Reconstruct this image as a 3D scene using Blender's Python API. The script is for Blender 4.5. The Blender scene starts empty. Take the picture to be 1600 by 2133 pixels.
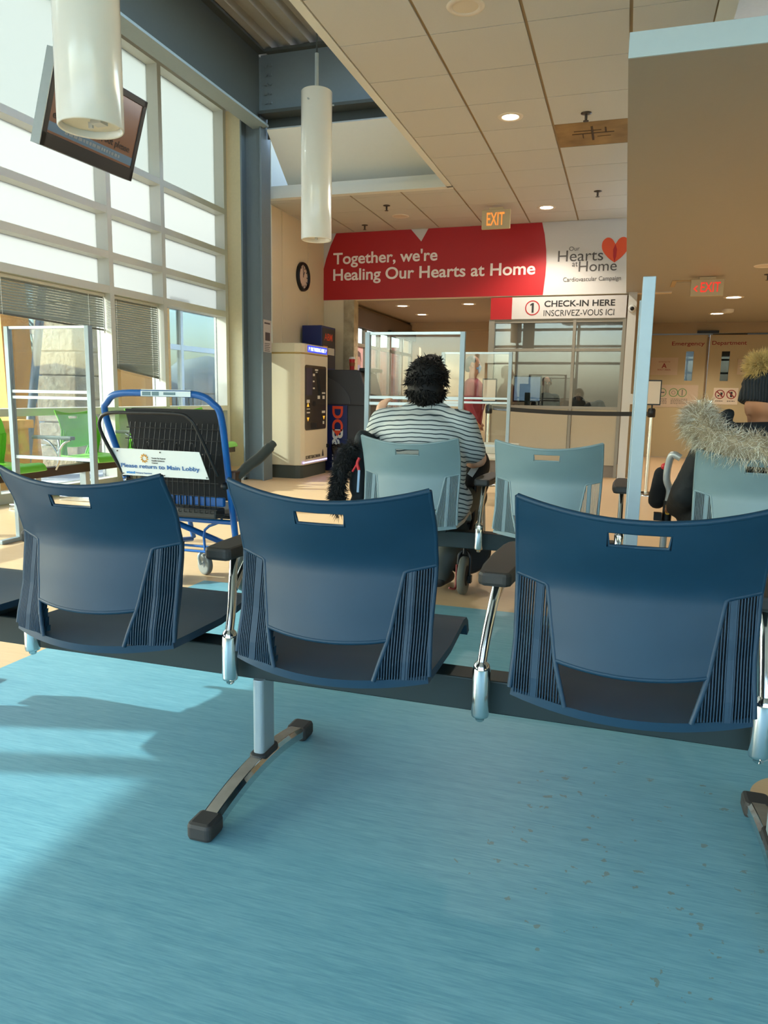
import bpy, bmesh, math, random
from math import sin, cos, pi, radians
from mathutils import Vector, Matrix, Euler

random.seed(7)
SC = bpy.context.scene
COL = SC.collection

# ------------------------------------------------------------------ camera
H = 1.1
F_PX = 1541.9
yaw, pitch, roll = 0.309227564, -0.156951647, 0.0170913406
fwd = Vector((-sin(yaw) * cos(pitch), cos(yaw) * cos(pitch), sin(pitch)))
rgt = Vector((cos(yaw), sin(yaw), 0))
up0 = rgt.cross(fwd)
r_ax = rgt * cos(roll) + up0 * sin(roll)
u_ax = -rgt * sin(roll) + up0 * cos(roll)
cam_d = bpy.data.cameras.new('camera')
cam = bpy.data.objects.new('camera', cam_d)
COL.objects.link(cam)
cam.matrix_world = Matrix(((r_ax.x, u_ax.x, -fwd.x, 0), (r_ax.y, u_ax.y, -fwd.y, 0), (r_ax.z, u_ax.z, -fwd.z, H), (0, 0, 0, 1)))
cam_d.sensor_fit = 'VERTICAL'
cam_d.sensor_height = 24.0
cam_d.lens = F_PX / 2133.0 * 24.0
cam_d.clip_start = 0.05
cam_d.clip_end = 400
SC.camera = cam

# ------------------------------------------------------------------ light, sky, exposure
SC.view_settings.view_transform = 'Standard'
SC.view_settings.look = 'None'
SC.view_settings.gamma = 1.0
SC.view_settings.use_curve_mapping = False
SC.view_settings.exposure = 1.62
SC.cycles.max_bounces = 10
SC.cycles.diffuse_bounces = 5
SC.cycles.glossy_bounces = 4
SC.cycles.transmission_bounces = 6
SC.cycles.transparent_max_bounces = 24
SC.cycles.caustics_reflective = False
SC.cycles.caustics_refractive = False
SC.cycles.sample_clamp_indirect = 6.0
SC.cycles.use_denoising = True

SUN_DIR = Vector((1.0, 0.27, -0.48)).normalized()
w = bpy.data.worlds.new('sky')
SC.world = w
w.use_nodes = True
nt = w.node_tree
bg = nt.nodes['Background']
sky = nt.nodes.new('ShaderNodeTexSky')
sky.sky_type = 'NISHITA'
sky.sun_disc = False
sky.sun_elevation = radians(25)
sky.sun_rotation = math.atan2(-SUN_DIR.x, -SUN_DIR.y)
sky.air_density = 1.0
sky.dust_density = 3.0
nt.links.new(sky.outputs['Color'], bg.inputs['Color'])
bg.inputs['Strength'].default_value = 0.9
sun_d = bpy.data.lights.new('sun', 'SUN')
sun_d.energy = 8.6
sun_d.angle = radians(0.6)
sun_d.color = (1.0, 0.96, 0.88)
sun = bpy.data.objects.new('sun', sun_d)
COL.objects.link(sun)
sun.rotation_euler = SUN_DIR.to_track_quat('-Z', 'Y').to_euler()


def lamp(name, kind, loc, energy, color=(1, 0.92, 0.80), size=0.2, rot=(0, 0, 0), spot=None, sy=None):
    d = bpy.data.lights.new(name, kind)
    d.energy = energy
    d.color = color
    if kind == 'AREA':
        d.size = size
        if sy:
            d.shape = 'RECTANGLE'
            d.size_y = sy
    else:
        d.shadow_soft_size = size
    if spot:
        d.spot_size = spot
        d.spot_blend = 0.6
    o = bpy.data.objects.new(name, d)
    COL.objects.link(o)
    o.location = loc
    o.rotation_euler = rot
    return o


# ------------------------------------------------------------------ materials
def lin(h):
    h = h.lstrip('#')
    c = [int(h[i:i + 2], 16) / 255 for i in (0, 2, 4)]
    return tuple((x / 12.92 if x <= 0.04045 else ((x + 0.055) / 1.055) ** 2.4) for x in c) + (1,)


MATS = {}


def mat(name, col, rough=0.5, metal=0.0, var=0.06, scale=30.0, emit=0.0, spec=0.5, coat=0.0, bump=0.0):
    if name in MATS:
        return MATS[name]
    m = bpy.data.materials.new(name)
    m.use_nodes = True
    n = m.node_tree.nodes
    l = m.node_tree.links
    p = n['Principled BSDF']
    c = lin(col) if isinstance(col, str) else col
    p.inputs['Roughness'].default_value = rough
    p.inputs['Metallic'].default_value = metal
    p.inputs['Specular IOR Level'].default_value = spec
    p.inputs['Coat Weight'].default_value = coat
    p.inputs['Base Color'].default_value = c
    if var > 0:
        tc = n.new('ShaderNodeTexCoord')
        no = n.new('ShaderNodeTexNoise')
        no.inputs['Scale'].default_value = scale
        no.inputs['Detail'].default_value = 3
        l.new(tc.outputs['Object'], no.inputs['Vector'])
        mx = n.new('ShaderNodeMix')
        mx.data_type = 'RGBA'
        mx.inputs[6].default_value = tuple(x * (1 - var) for x in c[:3]) + (1,)
        mx.inputs[7].default_value = tuple(min(1, x * (1 + var)) for x in c[:3]) + (1,)
        l.new(no.outputs['Fac'], mx.inputs[0])
        l.new(mx.outputs[2], p.inputs['Base Color'])
        if bump > 0:
            b = n.new('ShaderNodeBump')
            b.inputs['Strength'].default_value = bump
            b.inputs['Distance'].default_value = 0.01
            l.new(no.outputs['Fac'], b.inputs['Height'])
            l.new(b.outputs['Normal'], p.inputs['Normal'])
    if emit > 0:
        p.inputs['Emission Color'].default_value = c
        p.inputs['Emission Strength'].default_value = emit
    MATS[name] = m
    return m


def glass_mat(name, tint=(0.95, 0.99, 0.98, 1), ior=1.45, rough=0.0):
    m = bpy.data.materials.new(name)
    m.use_nodes = True
    n = m.node_tree.nodes
    l = m.node_tree.links
    n.remove(n['Principled BSDF'])
    out = n['Material Output']
    t = n.new('ShaderNodeBsdfTransparent')
    t.inputs['Color'].default_value = tint
    g = n.new('ShaderNodeBsdfGlossy')
    g.inputs['Roughness'].default_value = rough
    fr = n.new('ShaderNodeFresnel')
    gm = n.new('ShaderNodeNewGeometry')
    iv = n.new('ShaderNodeMath')          # same reflectance on both faces of the thin pane
    iv.operation = 'MULTIPLY_ADD'
    l.new(gm.outputs['Backfacing'], iv.inputs[0])
    iv.inputs[1].default_value = 1 / ior - ior
    iv.inputs[2].default_value = ior
    l.new(iv.outputs[0], fr.inputs['IOR'])
    mx = n.new('ShaderNodeMixShader')
    l.new(fr.outputs[0], mx.inputs[0])
    l.new(t.outputs[0], mx.inputs[1])
    l.new(g.outputs[0], mx.inputs[2])
    l.new(mx.outputs[0], out.inputs['Surface'])
    MATS[name] = m
    return m


def frosted_mat(name, col, clear):
    m = bpy.data.materials.new(name)
    m.use_nodes = True
    n = m.node_tree.nodes
    l = m.node_tree.links
    n.remove(n['Principled BSDF'])
    out = n['Material Output']
    tr = n.new('ShaderNodeBsdfTranslucent')
    tr.inputs['Color'].default_value = col
    t = n.new('ShaderNodeBsdfTransparent')
    t.inputs['Color'].default_value = (0.6, 0.68, 0.70, 1)
    mx = n.new('ShaderNodeMixShader')
    mx.inputs[0].default_value = clear
    l.new(tr.outputs[0], mx.inputs[1])
    l.new(t.outputs[0], mx.inputs[2])
    l.new(mx.outputs[0], out.inputs['Surface'])
    MATS[name] = m
    return m


def nodes_of(name, rough=0.5):
    m = bpy.data.materials.new(name)
    m.use_nodes = True
    MATS[name] = m
    p = m.node_tree.nodes['Principled BSDF']
    p.inputs['Roughness'].default_value = rough
    return m, m.node_tree.nodes, m.node_tree.links, p


def mth(n, l, op, a, b=None, c=None):
    q = n.new('ShaderNodeMath')
    q.operation = op
    for i, x in enumerate((a, b, c)):
        if x is None:
            continue
        if isinstance(x, (int, float)):
            q.inputs[i].default_value = x
        else:
            l.new(x, q.inputs[i])
    return q.outputs[0]


def mixc(n, l, f, a, b):
    q = n.new('ShaderNodeMix')
    q.data_type = 'RGBA'
    if isinstance(f, (int, float)):
        q.inputs[0].default_value = f
    else:
        l.new(f, q.inputs[0])
    for i, x in ((6, a), (7, b)):
        if isinstance(x, tuple):
            q.inputs[i].default_value = x
        else:
            l.new(x, q.inputs[i])
    return q.outputs[2]


def floor_material():
    m, n, l, p = nodes_of('sheet_vinyl', 0.42)
    g = n.new('ShaderNodeNewGeometry')
    sp = n.new('ShaderNodeSeparateXYZ')
    l.new(g.outputs['Position'], sp.inputs[0])
    x, y = sp.outputs[0], sp.outputs[1]

    def streak(sx, sy, ang, det=3):
        mp = n.new('ShaderNodeMapping')
        mp.inputs['Rotation'].default_value = (0, 0, ang)
        mp.inputs['Scale'].default_value = (sx, sy, 1)
        l.new(g.outputs['Position'], mp.inputs['Vector'])
        no = n.new('ShaderNodeTexNoise')
        no.inputs['Scale'].default_value = 1.0
        no.inputs['Detail'].default_value = det
        no.inputs['Roughness'].default_value = 0.65
        l.new(mp.outputs[0], no.inputs['Vector'])
        return no.outputs['Fac']
    s1 = streak(13, 190, 0.05)
    s2 = streak(3, 40, 0.05)
    bl = n.new('ShaderNodeTexNoise')
    bl.inputs['Scale'].default_value = 1.7
    bl.inputs['Detail'].default_value = 4
    l.new(g.outputs['Position'], bl.inputs['Vector'])
    st = mth(n, l, 'ADD', mth(n, l, 'MULTIPLY', s1, 0.62), mth(n, l, 'MULTIPLY', s2, 0.38))
    cr = n.new('ShaderNodeMapRange')
    cr.inputs[1].default_value = 0.28
    cr.inputs[2].default_value = 0.72
    l.new(st, cr.inputs[0])
    blue = mixc(n, l, cr.outputs[0], lin('4b8396'), lin('7dafbb'))
    blue = mixc(n, l, mth(n, l, 'MULTIPLY', bl.outputs['Fac'], 0.28), blue, lin('6399aa'))
    beige = mixc(n, l, cr.outputs[0], lin('b89a74'), lin('cdb08a'))
    beige = mixc(n, l, mth(n, l, 'MULTIPLY', bl.outputs['Fac'], 0.3), beige, lin('c4a37a'))
    m1 = mth(n, l, 'GREATER_THAN', x, -2.3)
    m2 = mth(n, l, 'LESS_THAN', y, 3.73)
    msk = mth(n, l, 'MULTIPLY', m1, m2)
    dx = mth(n, l, 'SUBTRACT', x, 0.58)
    dy = mth(n, l, 'SUBTRACT', y, 2.16)
    d2 = mth(n, l, 'ADD', mth(n, l, 'MULTIPLY', dx, dx), mth(n, l, 'MULTIPLY', dy, dy))
    msk = mth(n, l, 'MULTIPLY', msk, mth(n, l, 'GREATER_THAN', d2, 0.03))
    col = mixc(n, l, msk, beige, blue)
    # brown scuffs near the right-hand foot
    sc = n.new('ShaderNodeTexNoise')
    sc.inputs['Scale'].default_value = 26
    sc.inputs['Detail'].default_value = 5
    l.new(g.outputs['Position'], sc.inputs['Vector'])
    ex = mth(n, l, 'SUBTRACT', x, 0.22)
    ey = mth(n, l, 'SUBTRACT', y, 1.72)
    e2 = mth(n, l, 'ADD', mth(n, l, 'MULTIPLY', ex, ex), mth(n, l, 'MULTIPLY', ey, ey))
    near = mth(n, l, 'LESS_THAN', e2, mth(n, l, 'MULTIPLY', bl.outputs['Fac'], 0.55))
    spots = mth(n, l, 'MULTIPLY', mth(n, l, 'GREATER_THAN', sc.outputs['Fac'], 0.655), near)
    col = mixc(n, l, mth(n, l, 'MULTIPLY', spots, 0.55), col, lin('6d6a48'))
    l.new(col, p.inputs['Base Color'])
    p.inputs['Specular IOR Level'].default_value = 0.4
    b = n.new('ShaderNodeBump')
    b.inputs['Strength'].default_value = 0.08
    b.inputs['Distance'].default_value = 0.004
    l.new(s1, b.inputs['Height'])
    l.new(b.outputs['Normal'], p.inputs['Normal'])
    return m


def stone_material():
    m, n, l, p = nodes_of('rock_faced_stone', 0.85)
    tc = n.new('ShaderNodeTexCoord')
    br = n.new('ShaderNodeTexNoise')
    br.inputs['Scale'].default_value = 9
    br.inputs['Detail'].default_value = 6
    l.new(tc.outputs['Object'], br.inputs['Vector'])
    l.new(mixc(n, l, br.outputs['Fac'], lin('877659'), lin('cabb9c')), p.inputs['Base Color'])
    b = n.new('ShaderNodeBump')
    b.inputs['Strength'].default_value = 0.9
    b.inputs['Distance'].default_value = 0.06
    l.new(br.outputs['Fac'], b.inputs['Height'])
    l.new(b.outputs['Normal'], p.inputs['Normal'])
    return m


def brick_material():
    m, n, l, p = nodes_of('red_brick', 0.85)
    tc = n.new('ShaderNodeTexCoord')
    mp = n.new('ShaderNodeMapping')
    mp.inputs['Rotation'].default_value = (pi / 2, 0, pi / 2)
    l.new(tc.outputs['Object'], mp.inputs['Vector'])
    br = n.new('ShaderNodeTexBrick')
    br.inputs['Color1'].default_value = lin('8c4a3a')
    br.inputs['Color2'].default_value = lin('9d5c48')
    br.inputs['Mortar'].default_value = lin('b3a394')
    br.inputs['Scale'].default_value = 4
    l.new(mp.outputs[0], br.inputs['Vector'])
    l.new(br.outputs['Color'], p.inputs['Base Color'])
    return m


def striped_material():
    m, n, l, p = nodes_of('striped_jersey', 0.9)
    tc = n.new('ShaderNodeTexCoord')
    sp = n.new('ShaderNodeSeparateXYZ')
    no = n.new('ShaderNodeTexNoise')
    no.inputs['Scale'].default_value = 5
    l.new(tc.outputs['Object'], no.inputs['Vector'])
    l.new(tc.outputs['Object'], sp.inputs[0])
    z = mth(n, l, 'ADD', sp.outputs[2], mth(n, l, 'MULTIPLY', no.outputs['Fac'], 0.05))
    ax = mth(n, l, 'ABSOLUTE', sp.outputs[0])
    z = mth(n, l, 'ADD', z, mth(n, l, 'MULTIPLY', mth(n, l, 'MULTIPLY', ax, ax), 0.55))
    fr = mth(n, l, 'FRACT', mth(n, l, 'MULTIPLY', z, 42.0))
    dark = mth(n, l, 'LESS_THAN', fr, 0.27)
    l.new(mixc(n, l, dark, lin('b4bab8'), lin('2c3a40')), p.inputs['Base Color'])
    return m


def stain_tile_material():
    m, n, l, p = nodes_of('water_stained_tile', 0.85)
    tc = n.new('ShaderNodeTexCoord')
    no = n.new('ShaderNodeTexNoise')
    no.inputs['Scale'].default_value = 5
    no.inputs['Detail'].default_value = 5
    l.new(tc.outputs['Object'], no.inputs['Vector'])
    l.new(mixc(n, l, no.outputs['Fac'], lin('5c4420'), lin('b08a50')), p.inputs['Base Color'])
    return m


M_FLOOR = floor_material()
M_STONE = stone_material()
M_BRICK = brick_material()
M_SHIRT = striped_material()
M_STAIN = stain_tile_material()
M_GLASS = glass_mat('window_glass', (0.50, 0.55, 0.56, 1))
M_GLASSB = glass_mat('clear_window_glass', (0.78, 0.83, 0.83, 1))
M_ACRYL = glass_mat('clear_acrylic', (0.95, 0.97, 0.97, 1), 1.55, 0.02)
M_BOOTH = glass_mat('booth_glass', (0.72, 0.79, 0.83, 1), 1.62, 0.01)
M_FROST = frosted_mat('frosted_glass', (0.182, 0.200, 0.203, 1), 0.03)
M_FROST2 = frosted_mat('hazy_glass', (0.145, 0.165, 0.166, 1), 0.07)
M_NAVY = mat('navy_plastic', '0e3146', 0.5, var=0.10, scale=14, bump=0.02, spec=.35)
M_TEAL = mat('pale_teal_plastic', '74888b', 0.48, var=0.05, scale=14)
M_GREEN = mat('lime_green_plastic', '6cc02e', 0.42, var=0.05)
M_CHROME = mat('chrome', 'd8dcdc', 0.12, 1.0, var=0.0)
M_ALU = mat('brushed_aluminium', 'b4bcbc', 0.38, 0.75, var=0.05)
M_ALUP = mat('pale_blue_aluminium', '93a1a6', 0.40, 0.35, var=0.04)
M_BLACK = mat('black_metal', '17191b', 0.45, 0.3, var=0.05)
M_RUBBER = mat('black_rubber', '2a2a29', 0.7, var=0.15, bump=0.05)
M_PAD = mat('dark_armrest_rubber', '35322e', 0.6, var=0.08, scale=60)
M_BEAM = mat('black_beam_paint', '1c2a2c', 0.5, 0.2, var=0.05)
M_WHITE = mat('white_paint', 'c8c8c2', 0.6, var=0.02)
M_FRAME = mat('warm_grey_window_frame', 'c3c1b6', 0.5, var=0.02)
M_BEIGE = mat('beige_wall_paint', 'd6c7a8', 0.75, var=0.02)
M_TAN = mat('tan_wall_paint', '9c8868', 0.7, var=0.02)
M_CEILW = mat('white_gypsum', 'd8d6c8', 0.8, var=0.02)
M_TILE = mat('ceiling_tile', 'c3bfb4', 0.9, var=0.03, scale=90)
M_GRID = mat('ceiling_grid', '9c8662', 0.7, var=0.03)
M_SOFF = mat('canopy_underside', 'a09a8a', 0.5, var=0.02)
M_FASC = mat('pale_grey_fascia', 'b3c2c4', 0.6, var=0.02)
M_STEEL = mat('slate_grey_steel', '69757a', 0.55, 0.1, var=0.05)
M_STEELD = mat('dark_steel', '454a47', 0.55, 0.1, var=0.06)
M_DECK = mat('metal_roof_deck', '9a978c', 0.55, 0.1, var=0.06)
M_RED = mat('red_vinyl', 'ad1016', 0.5, var=0.02)
M_WHV = mat('white_vinyl', 'c6c2be', 0.5, var=0.02)
M_DKTX = mat('dark_lettering', '1f1d1c', 0.6, var=0.0)
M_GRTX = mat('grey_lettering', '4a4644', 0.6, var=0.0)
M_WHTX = mat('white_lettering', 'f0e6e0', 0.6, var=0.0)
M_RDTX = mat('red_lettering', '7c1216', 0.6, var=0.0)
M_SKIN = mat('light_skin', 'd8ac90', 0.6, var=0.05)
M_SKIN2 = mat('brown_skin', 'a8714e', 0.6, var=0.05)
M_HAIR = mat('black_hair', '0c0a0a', 0.62, var=0.2, spec=.25)
M_JACKET = mat('black_nylon', '1d2225', 0.72, var=0.2, scale=13, bump=0.9, spec=.3)
M_DENIM = mat('grey_trousers', '454a46', 0.85, var=0.1)
M_BLUEP = mat('blue_powder_coat', '0b579c', 0.35, 0.0, var=0.04)
M_FABB = mat('black_fabric', '15171a', 0.85, var=0.15)


# ------------------------------------------------------------------ mesh helpers
def frame_of(d):
    d = Vector(d).normalized()
    a = Vector((0, 0, 1)) if abs(d.z) < 0.9 else Vector((0, 1, 0))
    u = d.cross(a).normalized()
    return u, d.cross(u).normalized()


def smooth_path(pts, k=6):
    """Catmull-Rom through the points"""
    P = [Vector(p) for p in pts]
    P = [P[0] * 2 - P[1]] + P + [P[-1] * 2 - P[-2]]
    out = []
    for i in range(1, len(P) - 2):
        for j in range(k):
            t = j / k
            a, b, c, d = P[i - 1], P[i], P[i + 1], P[i + 2]
            out.append(0.5 * ((2 * b) + (c - a) * t + (2 * a - 5 * b + 4 * c - d) * t * t + (3 * b - a - 3 * c + d) * t ** 3))
    out.append(P[-2])
    return out


class MB:
    def __init__(s):
        s.v, s.f, s.m, s.s = [], [], [], []

    def add(s, vs, fs, m=0, smooth=False):
        b = len(s.v)
        s.v += [tuple(v) for v in vs]
        for f in fs:
            s.f.append(tuple(b + i for i in f))
            s.m.append(m)
            s.s.append(smooth)
        return s

    def box(s, x0, x1, y0, y1, z0, z1, m=0):
        vs = [(x, y, z) for z in (z0, z1) for y in (y0, y1) for x in (x0, x1)]
        return s.add(vs, [(0, 2, 3, 1), (4, 5, 7, 6), (0, 1, 5, 4), (2, 6, 7, 3), (0, 4, 6, 2), (1, 3, 7, 5)], m)

    def obox(s, c, size, rot=(0, 0, 0), m=0):
        R = Euler(rot).to_matrix()
        c = Vector(c)
        a, b, d = (q / 2 for q in size)
        vs = [c + R @ Vector((x, y, z)) for z in (-d, d) for y in (-b, b) for x in (-a, a)]
        return s.add(vs, [(0, 2, 3, 1), (4, 5, 7, 6), (0, 1, 5, 4), (2, 6, 7, 3), (0, 4, 6, 2), (1, 3, 7, 5)], m)

    def tube(s, pts, r, n=10, m=0, closed=False, k=0, flat=None):
        if k:
            pts = smooth_path(pts, k)
        P = [Vector(p) for p in pts]
        N = len(P)
        rr = r if isinstance(r, (list, tuple)) else [r] * N
        if len(rr) != N:
            rr = [rr[min(len(rr) - 1, int(i * (len(rr) - 1) / (N - 1) + 0.5))] for i in range(N)]
        vs = []
        u = None
        for i in range(N):
            if closed:
                d = P[(i + 1) % N] - P[i - 1]
            else:
                d = P[min(i + 1, N - 1)] - P[max(i - 1, 0)]
            d.normalize()
            if u is None:
                u, vv = frame_of(d)
            else:
                u = (u - d * u.dot(d))
                if u.length < 1e-6:
                    u, vv = frame_of(d)
                u.normalize()
            vv = d.cross(u)
            for j in range(n):
                a = 2 * pi * j / n
                e = u * cos(a) * rr[i] + vv * sin(a) * rr[i]
                vs.append(P[i] + e)
        fs = []
        for i in range(N if closed else N - 1):
            i2 = (i + 1) % N
            for j in range(n):
                j2 = (j + 1) % n
                fs.append((i * n + j, i * n + j2, i2 * n + j2, i2 * n + j))
        s.add(vs, fs, m, n > 4)
        if not closed:
            s.add([vs[j] for j in range(n)], [tuple(range(n - 1, -1, -1))], m)
            s.add([vs[(N - 1) * n + j] for j in range(n)], [tuple(range(n))], m)
        return s

    def cyl(s, p0, p1, r0, r1=None, n=20, m=0):
        return s.tube([p0, p1], [r0, r0 if r1 is None else r1], n, m)

    def lathe(s, prof, c=(0, 0, 0), n=28, m=0, axis='z', cap=True):
        vs = []
        for r, z in prof:
            for j in range(n):
                a = 2 * pi * j / n
                p = (r * cos(a), r * sin(a), z)
                if axis == 'y':
                    p = (p[0], p[2], p[1])
                elif axis == 'x':
                    p = (p[2], p[0], p[1])
                vs.append((c[0] + p[0], c[1] + p[1], c[2] + p[2]))
        fs = [(i * n + j, i * n + (j + 1) % n, (i + 1) * n + (j + 1) % n, (i + 1) * n + j) for i in range(len(prof) - 1) for j in range(n)]
        s.add(vs, fs, m, True)
        if cap:
            s.add(vs[:n], [tuple(range(n - 1, -1, -1))], m)
            s.add(vs[-n:], [tuple(range(n))], m)
        return s

    def sph(s, c, r, m=0, nu=16, nv=10):
        if isinstance(r, (int, float)):
            r = (r, r, r)
        vs = [(c[0], c[1], c[2] - r[2])]
        for i in range(1, nv):
            t = -pi / 2 + pi * i / nv
            for j in range(nu):
                a = 2 * pi * j / nu
                vs.append((c[0] + r[0] * cos(t) * cos(a), c[1] + r[1] * cos(t) * sin(a), c[2] + r[2] * sin(t)))
        vs.append((c[0], c[1], c[2] + r[2]))
        fs = [(0, 1 + (j + 1) % nu, 1 + j) for j in range(nu)]
        for i in range(nv - 2):
            for j in range(nu):
                a, b = 1 + i * nu + j, 1 + i * nu + (j + 1) % nu
                fs.append((a, b, b + nu, a + nu))
        L = len(vs) - 1
        fs += [(L, L - nu + j, L - nu + (j + 1) % nu) for j in range(nu)]
        return s.add(vs, fs, m, True)

    def prism(s, poly, plane, d0, d1, m=0):
        """poly in 2D; plane 'xz' (depth y), 'yz' (depth x) or 'xy' (depth z)"""
        def P(a, b, d):
            return {'xz': (a, d, b), 'yz': (d, a, b), 'xy': (a, b, d)}[plane]
        n = len(poly)
        vs = [P(a, b, d0) for a, b in poly] + [P(a, b, d1) for a, b in poly]
        fs = [tuple(range(n)), tuple(range(2 * n - 1, n - 1, -1))] + [(i, i + n, (i + 1) % n + n, (i + 1) % n) for i in range(n)]
        return s.add(vs, fs, m)

    def quad(s, a, b, c, d, m=0):
        return s.add([a, b, c, d], [(0, 1, 2, 3)], m)

    def grid(s, rows, m=0, smooth=True, skip=None):
        R, C = len(rows), len(rows[0])
        vs = [p for r in rows for p in r]
        fs = [(i * C + j, i * C + j + 1, (i + 1) * C + j + 1, (i + 1) * C + j) for i in range(R - 1) for j in range(C - 1) if not (skip and skip(i, j))]
        return s.add(vs, fs, m, smooth)

    def build(s, name, mats, parent=None, bevel=0.0, solid=0.0, offset=0.0, sub=0, weld=False, local=False):
        me = bpy.data.meshes.new(name)
        off = Vector((0, 0, 0))
        if parent is not None and not local:
            off = Vector(parent['_o']) if '_o' in parent else off
        vs = [(v[0] - off.x, v[1] - off.y, v[2] - off.z) for v in s.v]
        me.from_pydata(vs, [], s.f)
        if not isinstance(mats, (list, tuple)):
            mats = [mats]
        for q in mats:
            me.materials.append(q)
        me.polygons.foreach_set('material_index', s.m)
        me.polygons.foreach_set('use_smooth', s.s)
        bm = bmesh.new()
        bm.from_mesh(me)
        if weld:
            bmesh.ops.remove_doubles(bm, verts=bm.verts, dist=1e-4)
        bmesh.ops.recalc_face_normals(bm, faces=bm.faces)
        bm.to_mesh(me)
        bm.free()
        o = bpy.data.objects.new(name, me)
        COL.objects.link(o)
        if parent is not None:
            o.parent = parent
            if '_o' in parent:
                o['_o'] = parent['_o']
        if solid:
            md = o.modifiers.new('solid', 'SOLIDIFY')
            md.thickness = solid
            md.offset = offset
            md = o.modifiers.new('crisp', 'EDGE_SPLIT')
            md.split_angle = radians(40)
        if bevel:
            md = o.modifiers.new('bevel', 'BEVEL')
            md.width = bevel
            md.segments = 2
            md.limit_method = 'ANGLE'
            md.angle_limit = radians(40)
        if sub:
            md = o.modifiers.new('sub', 'SUBSURF')
            md.levels = sub
            md.render_levels = sub
        return o


ROOTS = []


def thing(name, label, cat, loc=(0, 0, 0), rz=0.0, group=None):
    o = bpy.data.objects.new(name, None)
    o.empty_display_size = 0.1
    COL.objects.link(o)
    o.location = loc
    o.rotation_euler = (0, 0, rz)
    o['label'] = label
    o['category'] = cat
    if group:
        o['group'] = group
    o['_o'] = tuple(loc) if not rz else (0.0, 0.0, 0.0)
    ROOTS.append(o)
    return o


def tag(o, label, cat, group=None):
    o['label'] = label
    o['category'] = cat
    if group:
        o['group'] = group
    return o


def struct(o, label=None, cat=None):
    o['kind'] = 'structure'
    if label:
        o['label'] = label
        o['category'] = cat
    return o


def dup(root, loc, rz, label, group=None):
    def rec(o, par):
        c = o.copy()
        COL.objects.link(c)
        if par is not None:
            c.parent = par
        for ch in list(o.children):
            rec(ch, c)
        return c
    r = rec(root, None)
    r.location = loc
    r.rotation_euler = (0, 0, rz)
    r['label'] = label
    if group:
        r['group'] = group
    return r


def text(name, s, m, parent, x, y, z, wid=None, hei=None, face='-y', bold=0.0, ext=0.0015, rows=None, spacing=1.0, M=None):
    """lettering: left end and baseline at x,y,z; wid/hei = wanted width and height of the whole block"""
    c = bpy.data.curves.new(name, 'FONT')
    c.body = s
    c.size = 1.0
    c.offset = bold
    c.extrude = 0.0
    c.space_character = spacing
    t = bpy.data.objects.new(name, c)
    COL.objects.link(t)
    dg = bpy.context.evaluated_depsgraph_get()
    dg.update()
    me = bpy.data.meshes.new_from_object(t.evaluated_get(dg))
    bpy.data.objects.remove(t)
    xs = [v.co.x for v in me.vertices]
    ys = [v.co.y for v in me.vertices]
    x0, x1, y0, y1 = min(xs), max(xs), min(ys), max(ys)
    sx = (wid / (x1 - x0)) if wid else None
    sy = (hei / (y1 - y0)) if hei else sx
    sx = sx or sy
    off = Vector(parent['_o']) if parent is not None and '_o' in parent else Vector((0, 0, 0))
    b = MB()
    vs = []
    for v in me.vertices:
        a, q = (v.co.x - x0) * sx, (v.co.y - y0) * sy
        if M is not None:
            p = M @ Vector((a, q, 0))
        elif face == '-y':
            p = Vector((x + a, y, z + q))
        elif face == '+x':
            p = Vector((x, y + a, z + q))
        elif face == 'vert':
            p = Vector((x + q, y, z - a))
        vs.append(p)
    b.add(vs, [tuple(p.vertices) for p in me.polygons])
    o = b.build(name, m, parent, local=False)
    bpy.data.meshes.remove(me)
    md = o.modifiers.new('solid', 'SOLIDIFY')
    md.thickness = ext
    md.offset = 0
    return o


def fine_print(parent, m, x0, z0, wid, h, n, pitch, y):
    """rows of print too small to read: broken dashes"""
    for i in range(n):
        b = MB()
        x = x0
        while x < x0 + wid:
            q = random.uniform(.012, .035)
            b.box(x, min(x + q, x0 + wid), y - .001, y, z0 - i * pitch, z0 - i * pitch + h)
            x += q + .008
        b.build('fine_print', m, parent)


def strands(mb, roots, L, w0, curl=0.3, droop=0.25, seg=3, m=0, jit=0.5, sides=3):
    for p, nrm in roots:
        p = Vector(p)
        d = Vector(nrm).normalized()
        d = (d + Vector((random.uniform(-1, 1), random.uniform(-1, 1), random.uniform(-1, 1))) * jit).normalized()
        ln = L * random.uniform(0.6, 1.25)
        cv = Vector((random.uniform(-1, 1), random.uniform(-1, 1), random.uniform(-1, 1))) * curl
        pts = [p]
        for i in range(seg):
            d = (d + cv / seg + Vector((0, 0, -droop / seg))).normalized()
            pts.append(pts[-1] + d * ln / seg)
        vs = []
        u, vv = frame_of(pts[1] - pts[0])
        ns = len(pts)
        for i, q in enumerate(pts[:-1]):
            r = w0 * (1 - i / (ns - 1)) ** 0.7
            for j in range(sides):
                a = 2 * pi * j / sides
                vs.append(q + u * cos(a) * r + vv * sin(a) * r)
        vs.append(pts[-1])
        fs = []
        for i in range(ns - 2):
            for j in range(sides):
                j2 = (j + 1) % sides
                fs.append((i * sides + j, i * sides + j2, (i + 1) * sides + j2, (i + 1) * sides + j))
        t = len(vs) - 1
        b = (ns - 2) * sides
        fs += [(b + j, b + (j + 1) % sides, t) for j in range(sides)]
        mb.add(vs, fs, m, True)


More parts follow.
